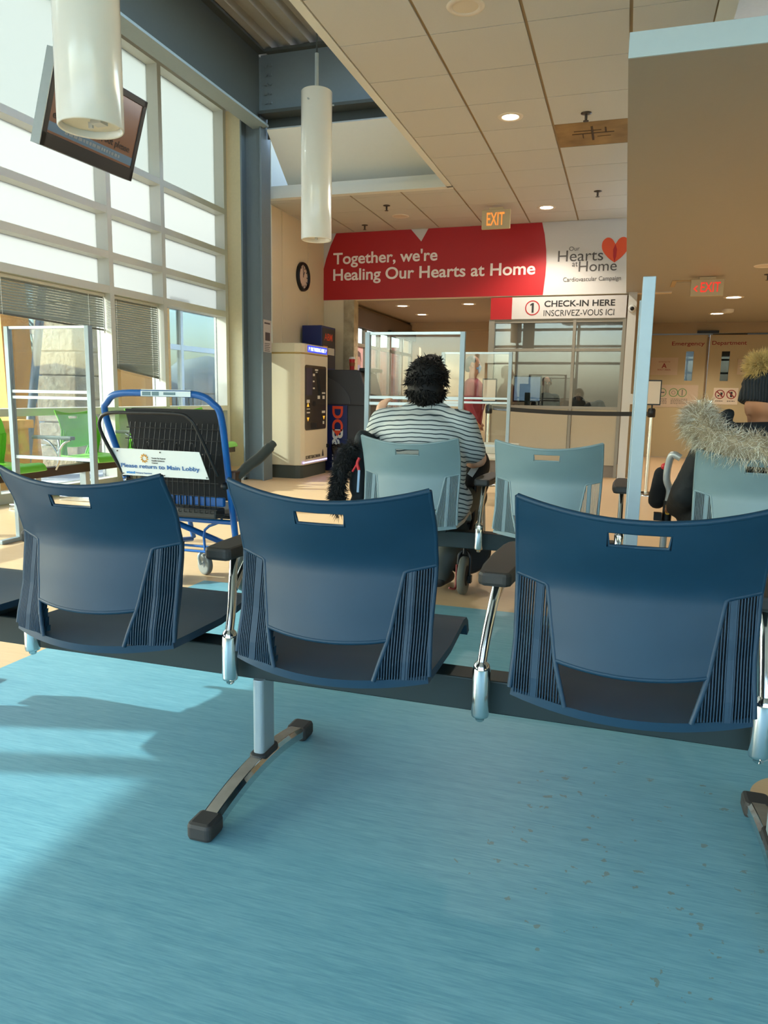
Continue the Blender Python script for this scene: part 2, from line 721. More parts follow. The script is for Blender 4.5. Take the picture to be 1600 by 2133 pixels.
def blob(name, prims, m, parent, voxel=0.014, smooth=6):
    """one continuous surface round capsules and ellipsoids"""
    b = MB()
    for q in prims:
        if q[0] == 'c':
            _, p1, r1, p2, r2 = q
            p1, p2 = Vector(p1), Vector(p2)
            n = max(2, int((p2 - p1).length / (0.35 * max(min(r1, r2), 0.006))) + 1)
            n = min(n, 26)
            for i in range(n + 1):
                t = i / n
                b.sph(p1.lerp(p2, t), r1 + (r2 - r1) * t, nu=14, nv=9)
        else:
            _, c, r = q[:3]
            b.sph(c, r, nu=22, nv=14)
    off = Vector(parent['_o']) if '_o' in parent else Vector((0, 0, 0))
    me = bpy.data.meshes.new(name)
    me.from_pydata([Vector(v) - off for v in b.v], [], b.f)
    o = bpy.data.objects.new(name, me)
    COL.objects.link(o)
    md = o.modifiers.new('r', 'REMESH')
    md.mode = 'VOXEL'
    md.voxel_size = voxel
    md2 = o.modifiers.new('s', 'SMOOTH')
    md2.factor = 0.5
    md2.iterations = smooth
    dg = bpy.context.evaluated_depsgraph_get()
    dg.update()
    me2 = bpy.data.meshes.new_from_object(o.evaluated_get(dg))
    o.modifiers.clear()
    o.data = me2
    bpy.data.meshes.remove(me)
    me2.materials.clear()
    me2.materials.append(m)
    me2.polygons.foreach_set('use_smooth', [True] * len(me2.polygons))
    if parent is not None:
        o.parent = parent
        o['_o'] = parent['_o']
    return o


def rrect(x0, x1, y0, y1, r, n=4):
    out = []
    for cx, cy, a0 in ((x1 - r, y0 + r, -pi / 2), (x1 - r, y1 - r, 0), (x0 + r, y1 - r, pi / 2), (x0 + r, y0 + r, pi)):
        for i in range(n + 1):
            a = a0 + pi / 2 * i / n
            out.append((cx + r * cos(a), cy + r * sin(a)))
    return out


def circ(cx, cy, r, n=32):
    return [(cx + r * cos(2 * pi * i / n), cy + r * sin(2 * pi * i / n)) for i in range(n)]


def ring(mb, cx, cz, r0, r1, y, plane='xz', n=36, m=0, t=0.002):
    for i in range(n):
        a, b = 2 * pi * i / n, 2 * pi * (i + 1) / n
        mb.prism([(cx + r0 * cos(a), cz + r0 * sin(a)), (cx + r1 * cos(a), cz + r1 * sin(a)), (cx + r1 * cos(b), cz + r1 * sin(b)), (cx + r0 * cos(b), cz + r0 * sin(b))], plane, y - t, y, m)

# =================================================================== SETTING
ZC = 3.49
b = MB().box(-5.8, 8.2, -4.2, 15.4, -0.2, 0)
struct(b.build('floor', M_FLOOR))

# tile ceiling: real tiles standing off a darker grid
XG = [-2.06, -1.413, -0.766, -0.119, 0.39]
P = 0.637
b = MB()
b.box(-2.12, 0.5, -4.0, 10.86, ZC + 0.012, ZC + 0.08, 1)
b.box(-4.5, -2.12, 8.84, 10.86, ZC + 0.012, ZC + 0.08, 1)
g = 0.007
ys = [5.225 + P * k for k in range(-15, 9)] + [10.86]
for xa, xb in zip(XG[:-1], XG[1:]):
    for ya, yb in zip(ys[:-1], ys[1:]):
        st = abs(xa + 0.766) < .01 and abs(ya - (5.225 + 3 * P)) < .05
        b.box(xa + 0.011, xb - 0.011, ya + 0.004, yb - 0.004, ZC, ZC + 0.012, 2 if st else 0)
XL = [-4.5, -4.0, -3.353, -2.706, -2.06]
yl = [8.9] + [y for y in ys if y > 9.0]
for xa, xb in zip(XL[:-1], XL[1:]):
    for ya, yb in zip(yl[:-1], yl[1:]):
        b.box(xa + 0.011, xb - 0.011, ya + 0.004, yb - 0.004, ZC, ZC + 0.012)
struct(b.build('ceiling', [M_TILE, M_GRID, M_STAIN]))
b = MB()
b.box(-2.125, -2.06, -4.0, 8.84, ZC - 0.004, 4.3)
b.box(0.39, 0.5, -4.0, 10.86, ZC - 0.004, 4.3)
b.box(-4.5, -2.06, 8.8, 8.9, ZC - 0.004, 3.575)
b.box(-4.5, -2.06, 8.83, 8.9, 3.575, 3.64)
struct(b.build('trim_1', M_CEILW))
# stains on the marked tile: pipe-shaped dirt
b = MB()
for (x0, x1, y0, y1) in ((-.62, -.25, 7.42, 7.44), (-.60, -.36, 7.35, 7.365), (-.45, -.43, 7.25, 7.62), (-.33, -.315, 7.3, 7.43), (-.53, -.52, 7.44, 7.55), (-.40, -.28, 7.52, 7.53)):
    b.box(x0, x1, y0, y1, ZC - 0.002, ZC)
struct(b.build('trim_2', mat('old_water_stain', '4a3418', 0.9)))

# high roof deck with ribs running away from us
prof = []
x = -5.9
while x < -1.9:
    prof += [(x, 5.02), (x + .09, 5.02), (x + .12, 5.09), (x + .21, 5.09), (x + .24, 5.02)]
    x += .24
prof += [(-1.9, 5.14), (-5.9, 5.14)]
struct(MB().prism(prof, 'xz', -4.2, 11.0).build('ceiling_deck', M_DECK))
# ceiling over the right-hand side, dark and high
struct(MB().box(0.5, 8.2, -4.2, 11.0, 4.3, 4.4).box(-2.1, 0.5, -4.2, 11.0, 4.3, 4.4).build('ceiling_upper', M_DECK))

# low canopy over the right-hand waiting side
b = MB()
b.box(-0.08, 8.0, 3.54, 15.2, 2.53, 2.62, 0)
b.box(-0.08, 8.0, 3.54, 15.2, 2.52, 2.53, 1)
b.box(-0.08, 8.0, 3.53, 3.54, 2.52, 2.62, 2)
struct(b.build('ceiling_canopy', [M_CEILW, M_SOFF, M_FASC]))

# steel: H column, window beam, cross beam
b = MB()
b.box(-4.31, -4.29, 8.41, 8.65, 0, 4.95, 0).box(-4.57, -4.55, 8.41, 8.65, 0, 4.95, 0).box(-4.55, -4.31, 8.52, 8.545, 0, 4.95, 0)
b.box(-4.70, -4.55, 8.36, 8.46, 0, 0.03, 1)
struct(b.build('trim_3', [M_STEEL, M_ALU]), 'slate grey steel column beside the parking kiosk', 'column')
b = MB()
b.box(-4.43, -4.22, -4, 8.47, 4.20, 4.225, 0).box(-4.34, -4.31, -4, 8.41, 4.225, 4.98, 1).box(-4.43, -4.22, -4, 8.41, 4.98, 5.01, 1)
struct(b.build('trim_4', [mat('grey_beam_flange', '8f9c9a', 0.5), M_STEELD]), 'dark steel beam running above the tall windows', 'beam')
b = MB()
b.box(-4.29, 0.3, 8.42, 8.445, 4.36, 4.97, 0)
b.box(-4.20, 0.3, 8.34, 8.53, 4.97, 5.0, 1)
b.box(-4.28, 0.3, 8.34, 8.53, 4.31, 4.345, 2)
for k in range(5):
    b.cyl((-4.22, 8.42, 4.45 + .1 * k), (-4.22, 8.40, 4.45 + .1 * k), .018, n=8, m=0)
    b.cyl((-4.16, 8.42, 4.45 + .1 * k), (-4.16, 8.40, 4.45 + .1 * k), .018, n=8, m=0)
b.box(-4.28, 0.3, 8.56, 8.58, 4.10, 4.97, 1)  # dark board added above the valance, stands in for the shadowed void
struct(b.build('trim_5', [M_STEEL, M_STEELD, M_STEELD]), 'slate grey cross beam bolted to the column', 'beam')
# sloping valance behind the cross beam
b = MB()
b.add([(-4.24, 8.46, 4.17), (-1.9, 8.46, 4.17), (-1.9, 9.05, 3.69), (-4.24, 9.05, 3.69), (-4.24, 8.50, 4.20), (-1.9, 8.50, 4.20), (-1.9, 9.09, 3.72), (-4.24, 9.09, 3.72)],
      [(0, 1, 2, 3), (4, 7, 6, 5), (0, 4, 5, 1), (2, 6, 7, 3), (0, 3, 7, 4), (1, 5, 6, 2)])
struct(b.build('trim_6', M_CEILW))

# left wall beyond the window and behind the kiosk
b = MB()
b.box(-4.62, -4.5, 9.10, 10.87, 0, 3.49, 0).box(-4.62, -4.5, 9.10, 10.87, 3.49, 5.0, 1)
b.box(-4.5, -4.492, 9.40, 9.45, 0, 3.49, 0).box(-4.5, -4.492, 10.26, 10.30, 0, 3.49, 0)
b.box(-4.63, -4.495, 9.08, 9.10, 0, 5.0, 1)
struct(b.build('wall_left', [M_BEIGE, M_CEILW]))
b = MB().box(-5.8, -4.62, 9.92, 10.05, 0, 5.0, 0)
struct(b.build('wall_return', [mat('cream_wall', 'cfc3a0', 0.75)]))
struct(MB().box(-4.5, -4.485, 9.1, 10.87, 0, 0.1).build('baseboard_left', mat('dark_base', '3a3a36', 0.6)))

# banner wall over the vestibule and the check-in booth
b = MB()
b.box(-4.62, 0.5, 10.87, 11.0, 2.51, 4.3, 0)
b.box(-4.62, -4.17, 10.87, 11.0, 0, 2.51, 0)
struct(b.build('wall_back', [M_BEIGE]))
struct(MB().box(-4.17, -4.0, 10.86, 11.05, 0, 2.51).build('trim_7', M_STONE), 'rough stone jamb beside the sliding doors', 'jamb')
# white pillar at the right end of the booth, and the corridor wall behind it
struct(MB().box(-0.045, 0.065, 10.80, 10.98, 0, 2.52).build('trim_8', M_WHITE), 'narrow white pillar at the right end of the check-in booth', 'pillar')
b = MB().box(-0.02, 0.10, 10.98, 15.2, 0, 2.52)
struct(b.build('wall_corridor', M_TAN))
b = MB().box(0.10, 8.0, 15.2, 15.4, 2.33, 2.52).box(2.6, 8.0, 15.2, 15.4, 0, 2.52).box(0.10, 0.28, 15.2, 15.4, 0, 2.52)
struct(b.build('wall_far', M_TAN))
struct(MB().box(8.0, 8.2, -4.2, 15.4, 0, 4.4).build('wall_right', M_BEIGE))

# vestibule: ceiling, back wall, left wall with sliding doors
struct(MB().box(-4.2, -1.8, 11.0, 15.0, 2.50, 2.58).build('ceiling_vestibule', mat('taupe_ceiling', '9a8672', 0.7)))
b = MB().box(-4.3, -1.8, 14.6, 14.8, 0, 2.5).box(-4.1, -1.8, 14.3, 14.6, 2.36, 2.5)
struct(b.build('wall_vestibule', mat('taupe_wall', 'ab9272', 0.75)))
struct(MB().box(-1.93, -1.85, 11.0, 14.6, 0, 2.5).build('wall_booth_side', mat('taupe_wall', 'ab9272', 0.75)))
DARKBR = mat('bronze_door_header', '5d4c3e', 0.5, 0.2)
DOORFR = mat('bronze_door_frame', '7d7468', 0.5, 0.2)
d = struct(MB().box(-4.2, -4.06, 11.05, 14.6, 2.16, 2.44).build('door_1', DARKBR))
b = MB()
for y in (11.12, 11.74, 12.46, 13.10, 13.85, 14.5):
    b.box(-4.17, -4.11, y - .04, y + .04, 0.0, 2.16)
b.box(-4.17, -4.11, 11.12, 14.5, 0.0, 0.12).box(-4.17, -4.11, 11.12, 14.5, 1.02, 1.10).box(-4.17, -4.11, 11.12, 14.5, 1.86, 1.91)
b.build('door_frame', DOORFR, d)
MB().box(-4.15, -4.14, 11.12, 14.5, 0.1, 2.16).build('pane', M_GLASS, d)
o = MB().obox((-4.03, 12.9, 2.19), (.06, .26, .07)).build('motion_sensor', M_BLACK)
tag(o, 'small black motion sensor on the sliding door header', 'sensor')
struct(MB().box(-4.3, -4.17, 11.0, 11.1, 0, 2.5).box(-4.3, -4.17, 14.55, 14.8, 0, 2.5).box(-4.3, -4.17, 11.0, 14.8, 2.44, 2.58).build('wall_vestibule_left', mat('taupe_wall', 'ab9272', 0.75)))

# ------------------------------------------------------------------ tall window wall on the left (x = -5.6)
MUL = [-4.0, -2.7, -1.4, -0.4, 0.54, 0.84, 2.4, 4.0, 5.5, 7.29, 8.315, 9.86]
XF, XGL = -5.60, -5.76
RAIL = [(0.0, 0.10), (0.833, 0.907), (2.176, 2.260), (2.558, 2.635), (3.04, 3.115), (3.60, 3.675), (4.98, 5.04)]
nwin = 0
for k in range(len(MUL) - 1):
    y0, y1 = MUL[k], MUL[k + 1]
    nwin += 1
    fr = MB()
    hw = 0.037
    fr.box(XGL - .04, XF, y1 - hw, y1 + hw, 0, 5.02)
    for z0, z1 in RAIL:
        fr.box(XGL - .03, XF - .002, y0 + hw, y1 - hw, z0, z1)
    if k == 0:
        fr.box(XGL - .04, XF, y0 - hw, y0 + hw, 0, 5.02)
    wo = struct(fr.build('window_%d' % nwin, M_FRAME))
    for j in range(len(RAIL) - 1):
        z0, z1 = RAIL[j][1], RAIL[j + 1][0]
        m_ = M_GLASS if j < 2 else (M_FROST if j < 5 else M_FROST2)
        if j == 0 and y1 > 8.2:
            m_ = mat('white_spandrel', 'c9d2cc', 0.5)
        MB().box(XGL - .006, XGL + .006, y0 + hw, y1 - hw, z0, z1).build('pane', m_, wo)

# window wall behind the camera: it is what the booth glass mirrors
MX = [-5.6, -3.6, -1.6, 0.4, 2.4, 4.4, 6.4, 8.0]
for k in range(len(MX) - 1):
    x0, x1 = MX[k], MX[k + 1]
    nwin += 1
    fr = MB()
    fr.box(x1 - .04, x1 + .04, -4.1, -3.94, 0, 4.4)
    for z0, z1 in ((0.0, 0.75), (2.2, 2.28), (2.75, 2.83), (3.3, 3.38), (3.9, 5.1)):
        fr.box(x0 + .04, x1 - .04, -4.08, -3.95, z0, z1)
    wo = struct(fr.build('window_%d' % nwin, M_FRAME))
    for z0, z1 in ((.75, 2.2), (2.28, 2.75), (2.83, 3.3), (3.38, 3.9)):
        MB().box(x0 + .04, x1 - .04, -4.03, -4.02, z0, z1).build('pane', M_GLASSB, wo)

# ------------------------------------------------------------------ outdoors
SNOW = mat('trodden_snow', 'a3a8ac', 0.8, var=0.06, scale=1.5)
struct(MB().box(-90, -5.85, -60, 90, -0.35, -0.12).box(-5.85, 60, -60, -4.25, -0.35, -0.12).box(-5.85, 60, 15.5, 90, -0.35, -0.12).build('ground', SNOW))
YEL = mat('yellow_timber', 'd3964a', 0.6, var=0.12, scale=6)
def outdoor(name, mb, m, label, cat, group=None):
    return tag(mb.build(name, m), label, cat, group)
b = MB().prism([(8.05, 3.4), (8.50, 3.4), (8.72, -0.12), (8.15, -0.12)], 'yz', -8.35, -8.0)
outdoor('timber_post', b, YEL, 'broad tapered yellow timber post outside the leftmost window', 'post')
b = MB().box(-8.4, -8.05, 10.62, 11.5, -0.12, 4.0)
outdoor('timber_hoarding', b, YEL, 'yellow timber panel outside, seen below the lower venetian blind', 'panel')
b = MB().box(-8.4, -8.1, 11.95, 12.15, -0.12, 4.0)
outdoor('timber_pole', b, YEL, 'slim yellow timber upright outside the window beside the column', 'post')
t = thing('stone_pillar', 'pale rock faced stone pillar outside the window', 'pillar', (-8.4, 9.9, -0.12))
b = MB()
for i in range(11):
    z = -0.12 + i * .36
    b.box(-8.7 + random.uniform(-.02, .02), -8.0 + random.uniform(-.02, .03), 9.45 + random.uniform(-.02, .02), 10.12 + random.uniform(-.02, .02), z, z + .345)
b.build('stone_blocks', M_STONE, t, bevel=0.02)
MB().box(-8.65, -8.03, 9.5, 10.08, -.12, 3.85).build('mortar_core', mat('mortar', 'b7a98e', 0.9), t)
t = thing('glass_porch', 'pale framed glass entrance porch outside the windows', 'porch', (-10, 12, -0.12))
b = MB()
for y in (8.6, 10.0, 11.2, 12.3, 13.6, 15.4, 17.1):
    b.box(-10.06, -9.94, y - .05, y + .05, -0.12, 3.3)
for z in (0.35, 2.05, 2.95):
    b.box(-10.05, -9.95, 8.6, 17.1, z, z + .12)
b.build('porch_frame', mat('porch_white', 'd0d4d1', 0.5), t)
MB().box(-10.01, -9.99, 8.6, 17.1, 0.4, 3.0).build('pane', M_GLASS, t)
MB().box(-13.0, -9.0, 9.0, 17.3, 3.3, 3.5).build('porch_roof', mat('porch_roof', '8d8e88', 0.7), t)
outdoor('steel_strut', MB().cyl((-7.70, 8.04, -0.12), (-7.78, 8.78, 3.2), .055), M_STEEL, 'slanted grey steel strut outside beside the yellow post', 'strut')
t = thing('timber_bench', 'long yellow timber planter bench outside below the window sill', 'bench', (-7.3, 6.5, -0.12))
MB().box(-7.7, -7.0, 4.5, 7.5, 0.62, 0.72).build('bench_top', YEL, t)
MB().box(-7.66, -7.04, 4.55, 7.45, -0.12, 0.62).build('bench_front', mat('ochre_timber', 'b8812f', 0.65, var=.15, scale=5), t)
# railing beyond
t = thing('outdoor_railing', 'thin dark railing outside beyond the porch glass', 'railing', (-12, 17, -.12))
b = MB().cyl((-11.2, 14.6, 1.05), (-11.2, 20, 1.05), .025)
for i in range(28):
    b.cyl((-11.2, 14.6 + i * .2, 1.05), (-11.2, 14.6 + i * .2, -0.12), .012, n=6)
b.build('bars', M_BLACK, t)
outdoor('outdoor_pillar', MB().box(-12.6, -12.0, 17.4, 18.0, -.12, 1.9), M_STONE, 'short stone pillar beyond the outdoor railing', 'pillar')
# bare winter trees on the skyline
BARK = mat('winter_bark', '6f6a66', 0.9)


def tree(x, y, h, label, seed):
    rnd = random.Random(seed)
    t = thing('bare_tree', label, 'tree', (x, y, -0.12), 0, 'bare trees outdoors')
    tr = MB()
    tr.tube([(x, y, -.12), (x + .1, y, h * .35), (x, y + .1, h * .6)], [h * .028, h * .02, h * .012], 7)
    tr.build('trunk', BARK, t)
    br = MB()

    def grow(p, d, ln, r, lev):
        q = p + d * ln
        br.tube([p, q], [r, r * .6], 4)
        if lev:
            for _ in range(4):
                nd = (d + Vector((rnd.uniform(-1, 1), rnd.uniform(-1, 1), rnd.uniform(-.3, .8))) * .75).normalized()
                grow(p + d * ln * rnd.uniform(.5, 1), nd, ln * .62, r * .55, lev - 1)
    for _ in range(7):
        a = rnd.uniform(0, 2 * pi)
        grow(Vector((x, y, h * rnd.uniform(.3, .6))), Vector((cos(a) * .7, sin(a) * .7, .8)).normalized(), h * .22, h * .009, 3)
    br.build('branches', BARK, t)


for i, (x, y, h) in enumerate(((-18, 14, 6), (-22, 20, 7.5), (-16, 22, 6), (-26, 24, 8), (-15, 17, 5.0), (-9.5, 22, 7.0))):
    tree(x, y, h, ['bare winter tree seen through the leftmost window', 'tall bare tree far beyond the porch', 'bare tree right of the porch posts', 'tallest bare tree on the skyline', 'small bare tree just beyond the porch glass', 'bare branched tree seen through the sliding doors'][i], 10 + i)
b = MB()
for i in range(46):
    a = radians(95 + i * 2.9)
    b.sph((60 * cos(a), 60 * sin(a), 0), (4.5, 4.5, random.uniform(2.2, 4.4)), nu=10, nv=6)
o = b.build('tree_line', mat('distant_woods', '9a9fa0', 0.95, var=.25, scale=1.2))
o['kind'] = 'stuff'
o['label'] = 'hazy grey woods along the horizon outdoors'
o['category'] = 'woods'
t = thing('brick_building', 'red brick wing seen outside through the sliding doors', 'building', (-9, 22, -.12))
MB().box(-9.0, -4.5, 17.5, 18.5, -0.12, 1.6).box(-5.3, -4.7, 15.4, 16.6, -.12, 2.1).build('brick_wall', M_BRICK, t)
MB().box(-9.1, -4.4, 17.4, 18.6, 1.6, 1.7).build('coping', mat('stone_coping', 'b9b2a6', 0.8), t)

# =================================================================== CHAIRS
def interp(t, pts):
    for (a, va), (b, vb) in zip(pts[:-1], pts[1:]):
        if t <= b:
            return va + (vb - va) * (t - a) / (b - a)
    return pts[-1][1]


def sm(t, pts):
    """smooth cosine-less cubic interpolation"""
    n = len(pts)
    for i in range(n - 1):
        a, va = pts[i]
        b, vb = pts[i + 1]
        if t <= b or i == n - 2:
            s = max(0, min(1, (t - a) / (b - a)))
            p0 = pts[max(i - 1, 0)][1]
            p3 = pts[min(i + 2, n - 1)][1]
            return 0.5 * (2 * va + (vb - p0) * s + (2 * p0 - 5 * va + 4 * vb - p3) * s * s + (vb * 3 - p0 - 3 * vb * 0 - 3 * va + p3 - 0 * s - 0) * s ** 3) if False else va + (vb - va) * (s * s * (3 - 2 * s) * .5 + s * .5)


def c_edge_y(z):
    return sm(z, [(0.42, -0.236), (0.46, -0.230), (0.58, -0.202), (0.70, -0.183), (0.78, -0.205), (0.90, -0.268)])


def c_bulge(z):
    return sm(z, [(0.42, 0.050), (0.55, 0.062), (0.70, 0.055), (0.80, 0.078), (0.90, 0.050)])


def c_hw(z):
    return sm(z, [(0.42, 0.253), (0.56, 0.246), (0.70, 0.250), (0.80, 0.251), (0.90, 0.249)])


def c_wi(z):
    return interp(z, [(0.437, 0.128), (0.533, 0.155), (0.692, 0.181)])


def c_pt(x, z, out=0.0):
    u = x / c_hw(z)
    return Vector((x, c_edge_y(z) - c_bulge(z) * (1 - u * u) - out, z))


def c_top(x):
    u = x / 0.25
    return 0.856 + 0.036 * u * u


def c_step(x):
    a = abs(x)
    return 0.692 if a < 0.181 else 0.692 + (a - 0.181) / 0.069 * 0.016


def c_gap(x):
    return 0.533 - 0.012 * (1 - (x / 0.155) ** 2)


def make_chair(name, label, group, m, mrib):
    t = thing(name, label, 'chair', (0, 0, 0), 0.0, group)
    # --- backrest: upper full-width field, lower field between the ribbed sides
    b = MB()
    xs = [-.25, -.228, -.204, -.181, -.15, -.12, -.09, -.0615, -.03, 0, .03, .0615, .09, .12, .15, .181, .204, .228, .25]
    vs = [0, .12, .25, .40, .52]
    rows = []
    for f in (0, .14, .30, .46, .58):
        rows.append([c_pt(x, c_step(x) + (0.803 - c_step(x)) * f / 0.58 if f < .58 else 0.803) for x in xs])
    rows.append([c_pt(x, 0.819) for x in xs])
    rows.append([c_pt(x, 0.835) for x in xs])
    rows.append([c_pt(x, 0.835 + (c_top(x) - 0.835) * .5) for x in xs])
    rows.append([c_pt(x, c_top(x)) for x in xs])
    b.grid(rows, skip=lambda i, j: i in (4, 5) and 7 <= j <= 10)
    xl = xs[3:16]
    rows = []
    for f in (0, .15, .3, .45, .6, .75, .9, 1):
        r = []
        for x in xl:
            u = x / .181
            z = 0.533 + (0.692 - 0.533) * f
            xx = u * c_wi(z)
            zz = c_gap(xx if f < .05 else xx) * (1 - f) + 0.692 * f
            r.append(c_pt(xx, zz))
        rows.append(r)
    b.grid(rows)
    bk = b.build('backrest', m, t, solid=0.011, offset=0.0, bevel=0.0, weld=True)
    # raised rim that runs round the shell, the steps and the slot
    b = MB()
    r = 0.0068
    path = [c_pt(x, c_top(x)) for x in xs]
    b.tube(path, r, 8)
    for s in (-1, 1):
        side = [c_pt(s * c_hw(z), z) for z in [0.892, .87, .84, .81, .78, .75, .725, .708]]
        b.tube(side, r, 8)
        low = [c_pt(s * c_hw(z), z) for z in [.708, .68, .64, .60, .56, .52, .48, .45]]
        b.tube(low, r * .95, 8)
        stp = [c_pt(s * x, c_step(x), .002) for x in (.25, .225, .2, .186)] + [c_pt(s * .181, .689, .002)] + [c_pt(s * c_wi(z), z, .002) for z in (.67, .64, .60, .56, .53, .50, .47, .437)]
        b.tube(stp, .0058, 8)
    b.tube([c_pt(x, c_gap(x), .001) for x in [-.155 + .31 * i / 14 for i in range(15)]], .0062, 8)
    sl = [(-.0615, .835), (0, .835), (.0615, .835), (.058, .803), (0, .803), (-.058, .803)]
    b.tube([c_pt(x, z) for x, z in sl], .0045, 6, closed=True)
    b.build('shell_rim', m, bk)
    # ribbed sides
    for s in (-1, 1):
        b = MB()
        n = 20
        for i in range(1, n):
            u = 0.128 / .25 + (1 - 0.128 / .25) * i / n
            x0 = .25 * u
            # top of this rib
            if x0 >= .181:
                zt = c_step(x0)
            else:
                zt = 0.437 + (x0 - .128) / (.155 - .128) * .096 if x0 < .155 else .533 + (x0 - .155) / .026 * .159
            zb = .443
            if zt - zb < .01:
                continue
            solidband = 11 <= i <= 12
            wd = .0040 if solidband else .0012
            k = 6
            for d_out in (0.003, -.016):
                L = []
                for q in range(k + 1):
                    z = zb + (zt - zb) * q / k
                    p = c_pt(s * x0, z, d_out)
                    L.append([p + Vector((-wd, -.002, 0)), p + Vector((wd, -.002, 0)), p + Vector((wd, .011, 0)), p + Vector((-wd, .011, 0))])
                vv = [v for q in L for v in q]
                fs = []
                for q in range(k):
                    for e in range(4):
                        e2 = (e + 1) % 4
                        fs.append((q * 4 + e, q * 4 + e2, q * 4 + 4 + e2, q * 4 + 4 + e))
                fs += [(3, 2, 1, 0), (k * 4, k * 4 + 1, k * 4 + 2, k * 4 + 3)]
                b.add(vv, fs, 0)
        b.build('ribbed_panel', mrib, bk)
    # seat with a back lip and a rolled front edge
    b = MB()
    ysn = [0, .06, .15, .3, .5, .7, .85, .93, .97, 1.0]
    rows = []
    for f in ysn:
        r = []
        for x in [-.25 + .5 * i / 16 for i in range(17)]:
            u = x / .25
            yb = c_edge_y(.44) - .052 * (1 - u * u)
            yf = 0.292 - .012 * u * u
            y = yb + (yf - yb) * f
            z = interp(f, [(0, .437), (.15, .434), (.5, .430), (.75, .444), (.85, .450), (.93, .446), (.97, .432), (1, .398)])
            z += .006 * u * u * (1 - f)
            z += -.008 * (1 - u * u) * (1 if f < .8 else .3) * min(1, f * 6)
            z -= .014 * (1 - u * u) * max(0, 1 - f * 7)
            r.append(Vector((x * (1 - .03 * f), y, z)))
        rows.append(r)
    b.grid(rows)
    b.build('seat', m, t, solid=0.020, offset=0.0)
    b = MB()
    b.box(-.17, .17, -.10, .10, .384, .415)
    b.build('seat_bracket', M_BEAM, t)
    return t


BACKY = 1.84
ROW = 'navy beam chairs in the front row'
ch2 = make_chair('beam_chair', 'middle dark navy chair of the front row, wheelchair seen past its left corner', ROW, M_NAVY, M_NAVY)
ch2.location = (-0.648, 1.84, 0)
dup(ch2, (-1.338, 1.836, 0), 0.0087, 'left navy chair in the front row, in front of the blue wheelchair', ROW)
dup(ch2, (0.042, 1.846, 0), 0.0087, 'nearest and rightmost large navy chair in the front row', ROW)
dup(ch2, (-2.028, 1.83, 0), 0.0087, 'navy chair cut off by the left edge, only its seat corner showing', ROW)
ROW2 = 'pale teal chairs in the second row'
chb = make_chair('beam_chair', 'empty pale teal chair between the striped shirt and the blue post', ROW2, M_TEAL, M_TEAL)
chb.location = (-0.335, 3.856, 0)
dup(chb, (-1.034, 3.87, 0), 0.03, 'pale teal chair with the person in the striped shirt sitting in it', ROW2)
dup(chb, (0.585, 3.67, 0), -0.11, 'pale teal chair under the grey fur hood of the person in black', ROW2)
ROW3 = 'lime green chairs along the window'
chg = make_chair('beam_chair', 'lime green chair seen through the clear divider by the window', ROW3, M_GREEN, M_GREEN)
chg.location = (-5.10, 6.28, 0)
chg.rotation_euler = (0, 0, -1.68)
dup(chg, (-5.08, 5.02, 0), -1.62, 'lime green chair at the left edge, only its seat front showing', ROW3)
dup(chg, (-5.12, 7.40, 0), -1.62, 'lime green chair half hidden behind the blue wheelchair', ROW3)
dup(chg, (-5.12, 8.48, 0), -1.62, 'farthest lime green chair, its seat front beside the grey column', ROW3)


# =================================================================== BEAM FRAMES
def arm(x, y, parent, dx=0.0):
    """pod on the back face of the beam, chrome fork, rubber pad"""
    a = MB()
    a.lathe([(.008, .292), (.011, .295), (.012, .303), (.021, .306), (.0225, .312), (.0225, .430), (.019, .442), (.012, .450)], (x, y - .085, 0), 22)
    a.tube([(x, y - .085, .445), (x + dx * .15, y - .06, .50), (x + dx * .55, y - .018, .58), (x + dx * .9, y + .02, .638)], .0125, 12, k=5)
    a.tube([(x + dx * .3, y - .03, .55), (x + dx * .6, y + .035, .585), (x + dx, y + .13, .625), (x + dx, y + .17, .64)], .0095, 10, k=5)
    p = a.build('armrest', M_CHROME, parent)
    pd = MB()
    pts = []
    for (yy, w_) in ((-.075, .030), (-.062, .041), (.02, .047), (.16, .046), (.30, .038), (.345, .030), (.36, .018)):
        pts.append((yy, w_))
    poly = [(x + dx + w_, y + yy) for yy, w_ in pts] + [(x + dx - w_, y + yy) for yy, w_ in reversed(pts)]
    pd.prism(poly, 'xy', .638, .674)
    pd.build('armrest_pad', M_PAD, p, bevel=.009)


def beam_leg(x, y, parent):
    L = MB()
    prof = rrect(x - .017, x + .017, y - .005, y + .075, .012)
    L.prism(prof, 'xy', .065, .30)
    lg = L.build('leg', M_ALUP, parent, bevel=.002)
    c = MB()
    c.prism(rrect(x - .026, x + .026, y - .02, y + .09, .022), 'xy', .052, .082)
    c.build('leg_collar', M_RUBBER, lg, bevel=.006)
    f = MB()
    rows = []
    for i in range(15):
        s = -1 + 2 * i / 14
        yy = y + s * .285
        zz = .062 - .036 * s * s
        rows.append([Vector((x + a, yy, zz + c_)) for a, c_ in ((-.028, -.018), (-.028, .004), (-.019, .013), (.019, .013), (.028, .004), (.028, -.018), (-.028, -.018))])
    f.grid(rows, smooth=False)
    ft = f.build('foot', M_CHROME, parent)
    st = MB()
    rows = []
    for i in range(15):
        s = -.96 + 1.92 * i / 14
        rows.append([Vector((x + a, y + s * .285, .062 - .036 * s * s + .0136)) for a in (-.0165, .0165)])
    st.grid(rows)
    st.build('worn_tread', mat('worn_foot_tread', '8a857b', 0.55, .3, var=.3, scale=25), ft)
    for s in (-1, 1):
        c = MB()
        q = y + s * .285
        a0, a1 = (q - .035, q + .04) if s > 0 else (q - .04, q + .035)
        c.prism(rrect(x - .034, x + .034, a0, a1, .014), 'xy', 0.0, .047)
        c.build('foot_cap', M_RUBBER, ft, bevel=.011)


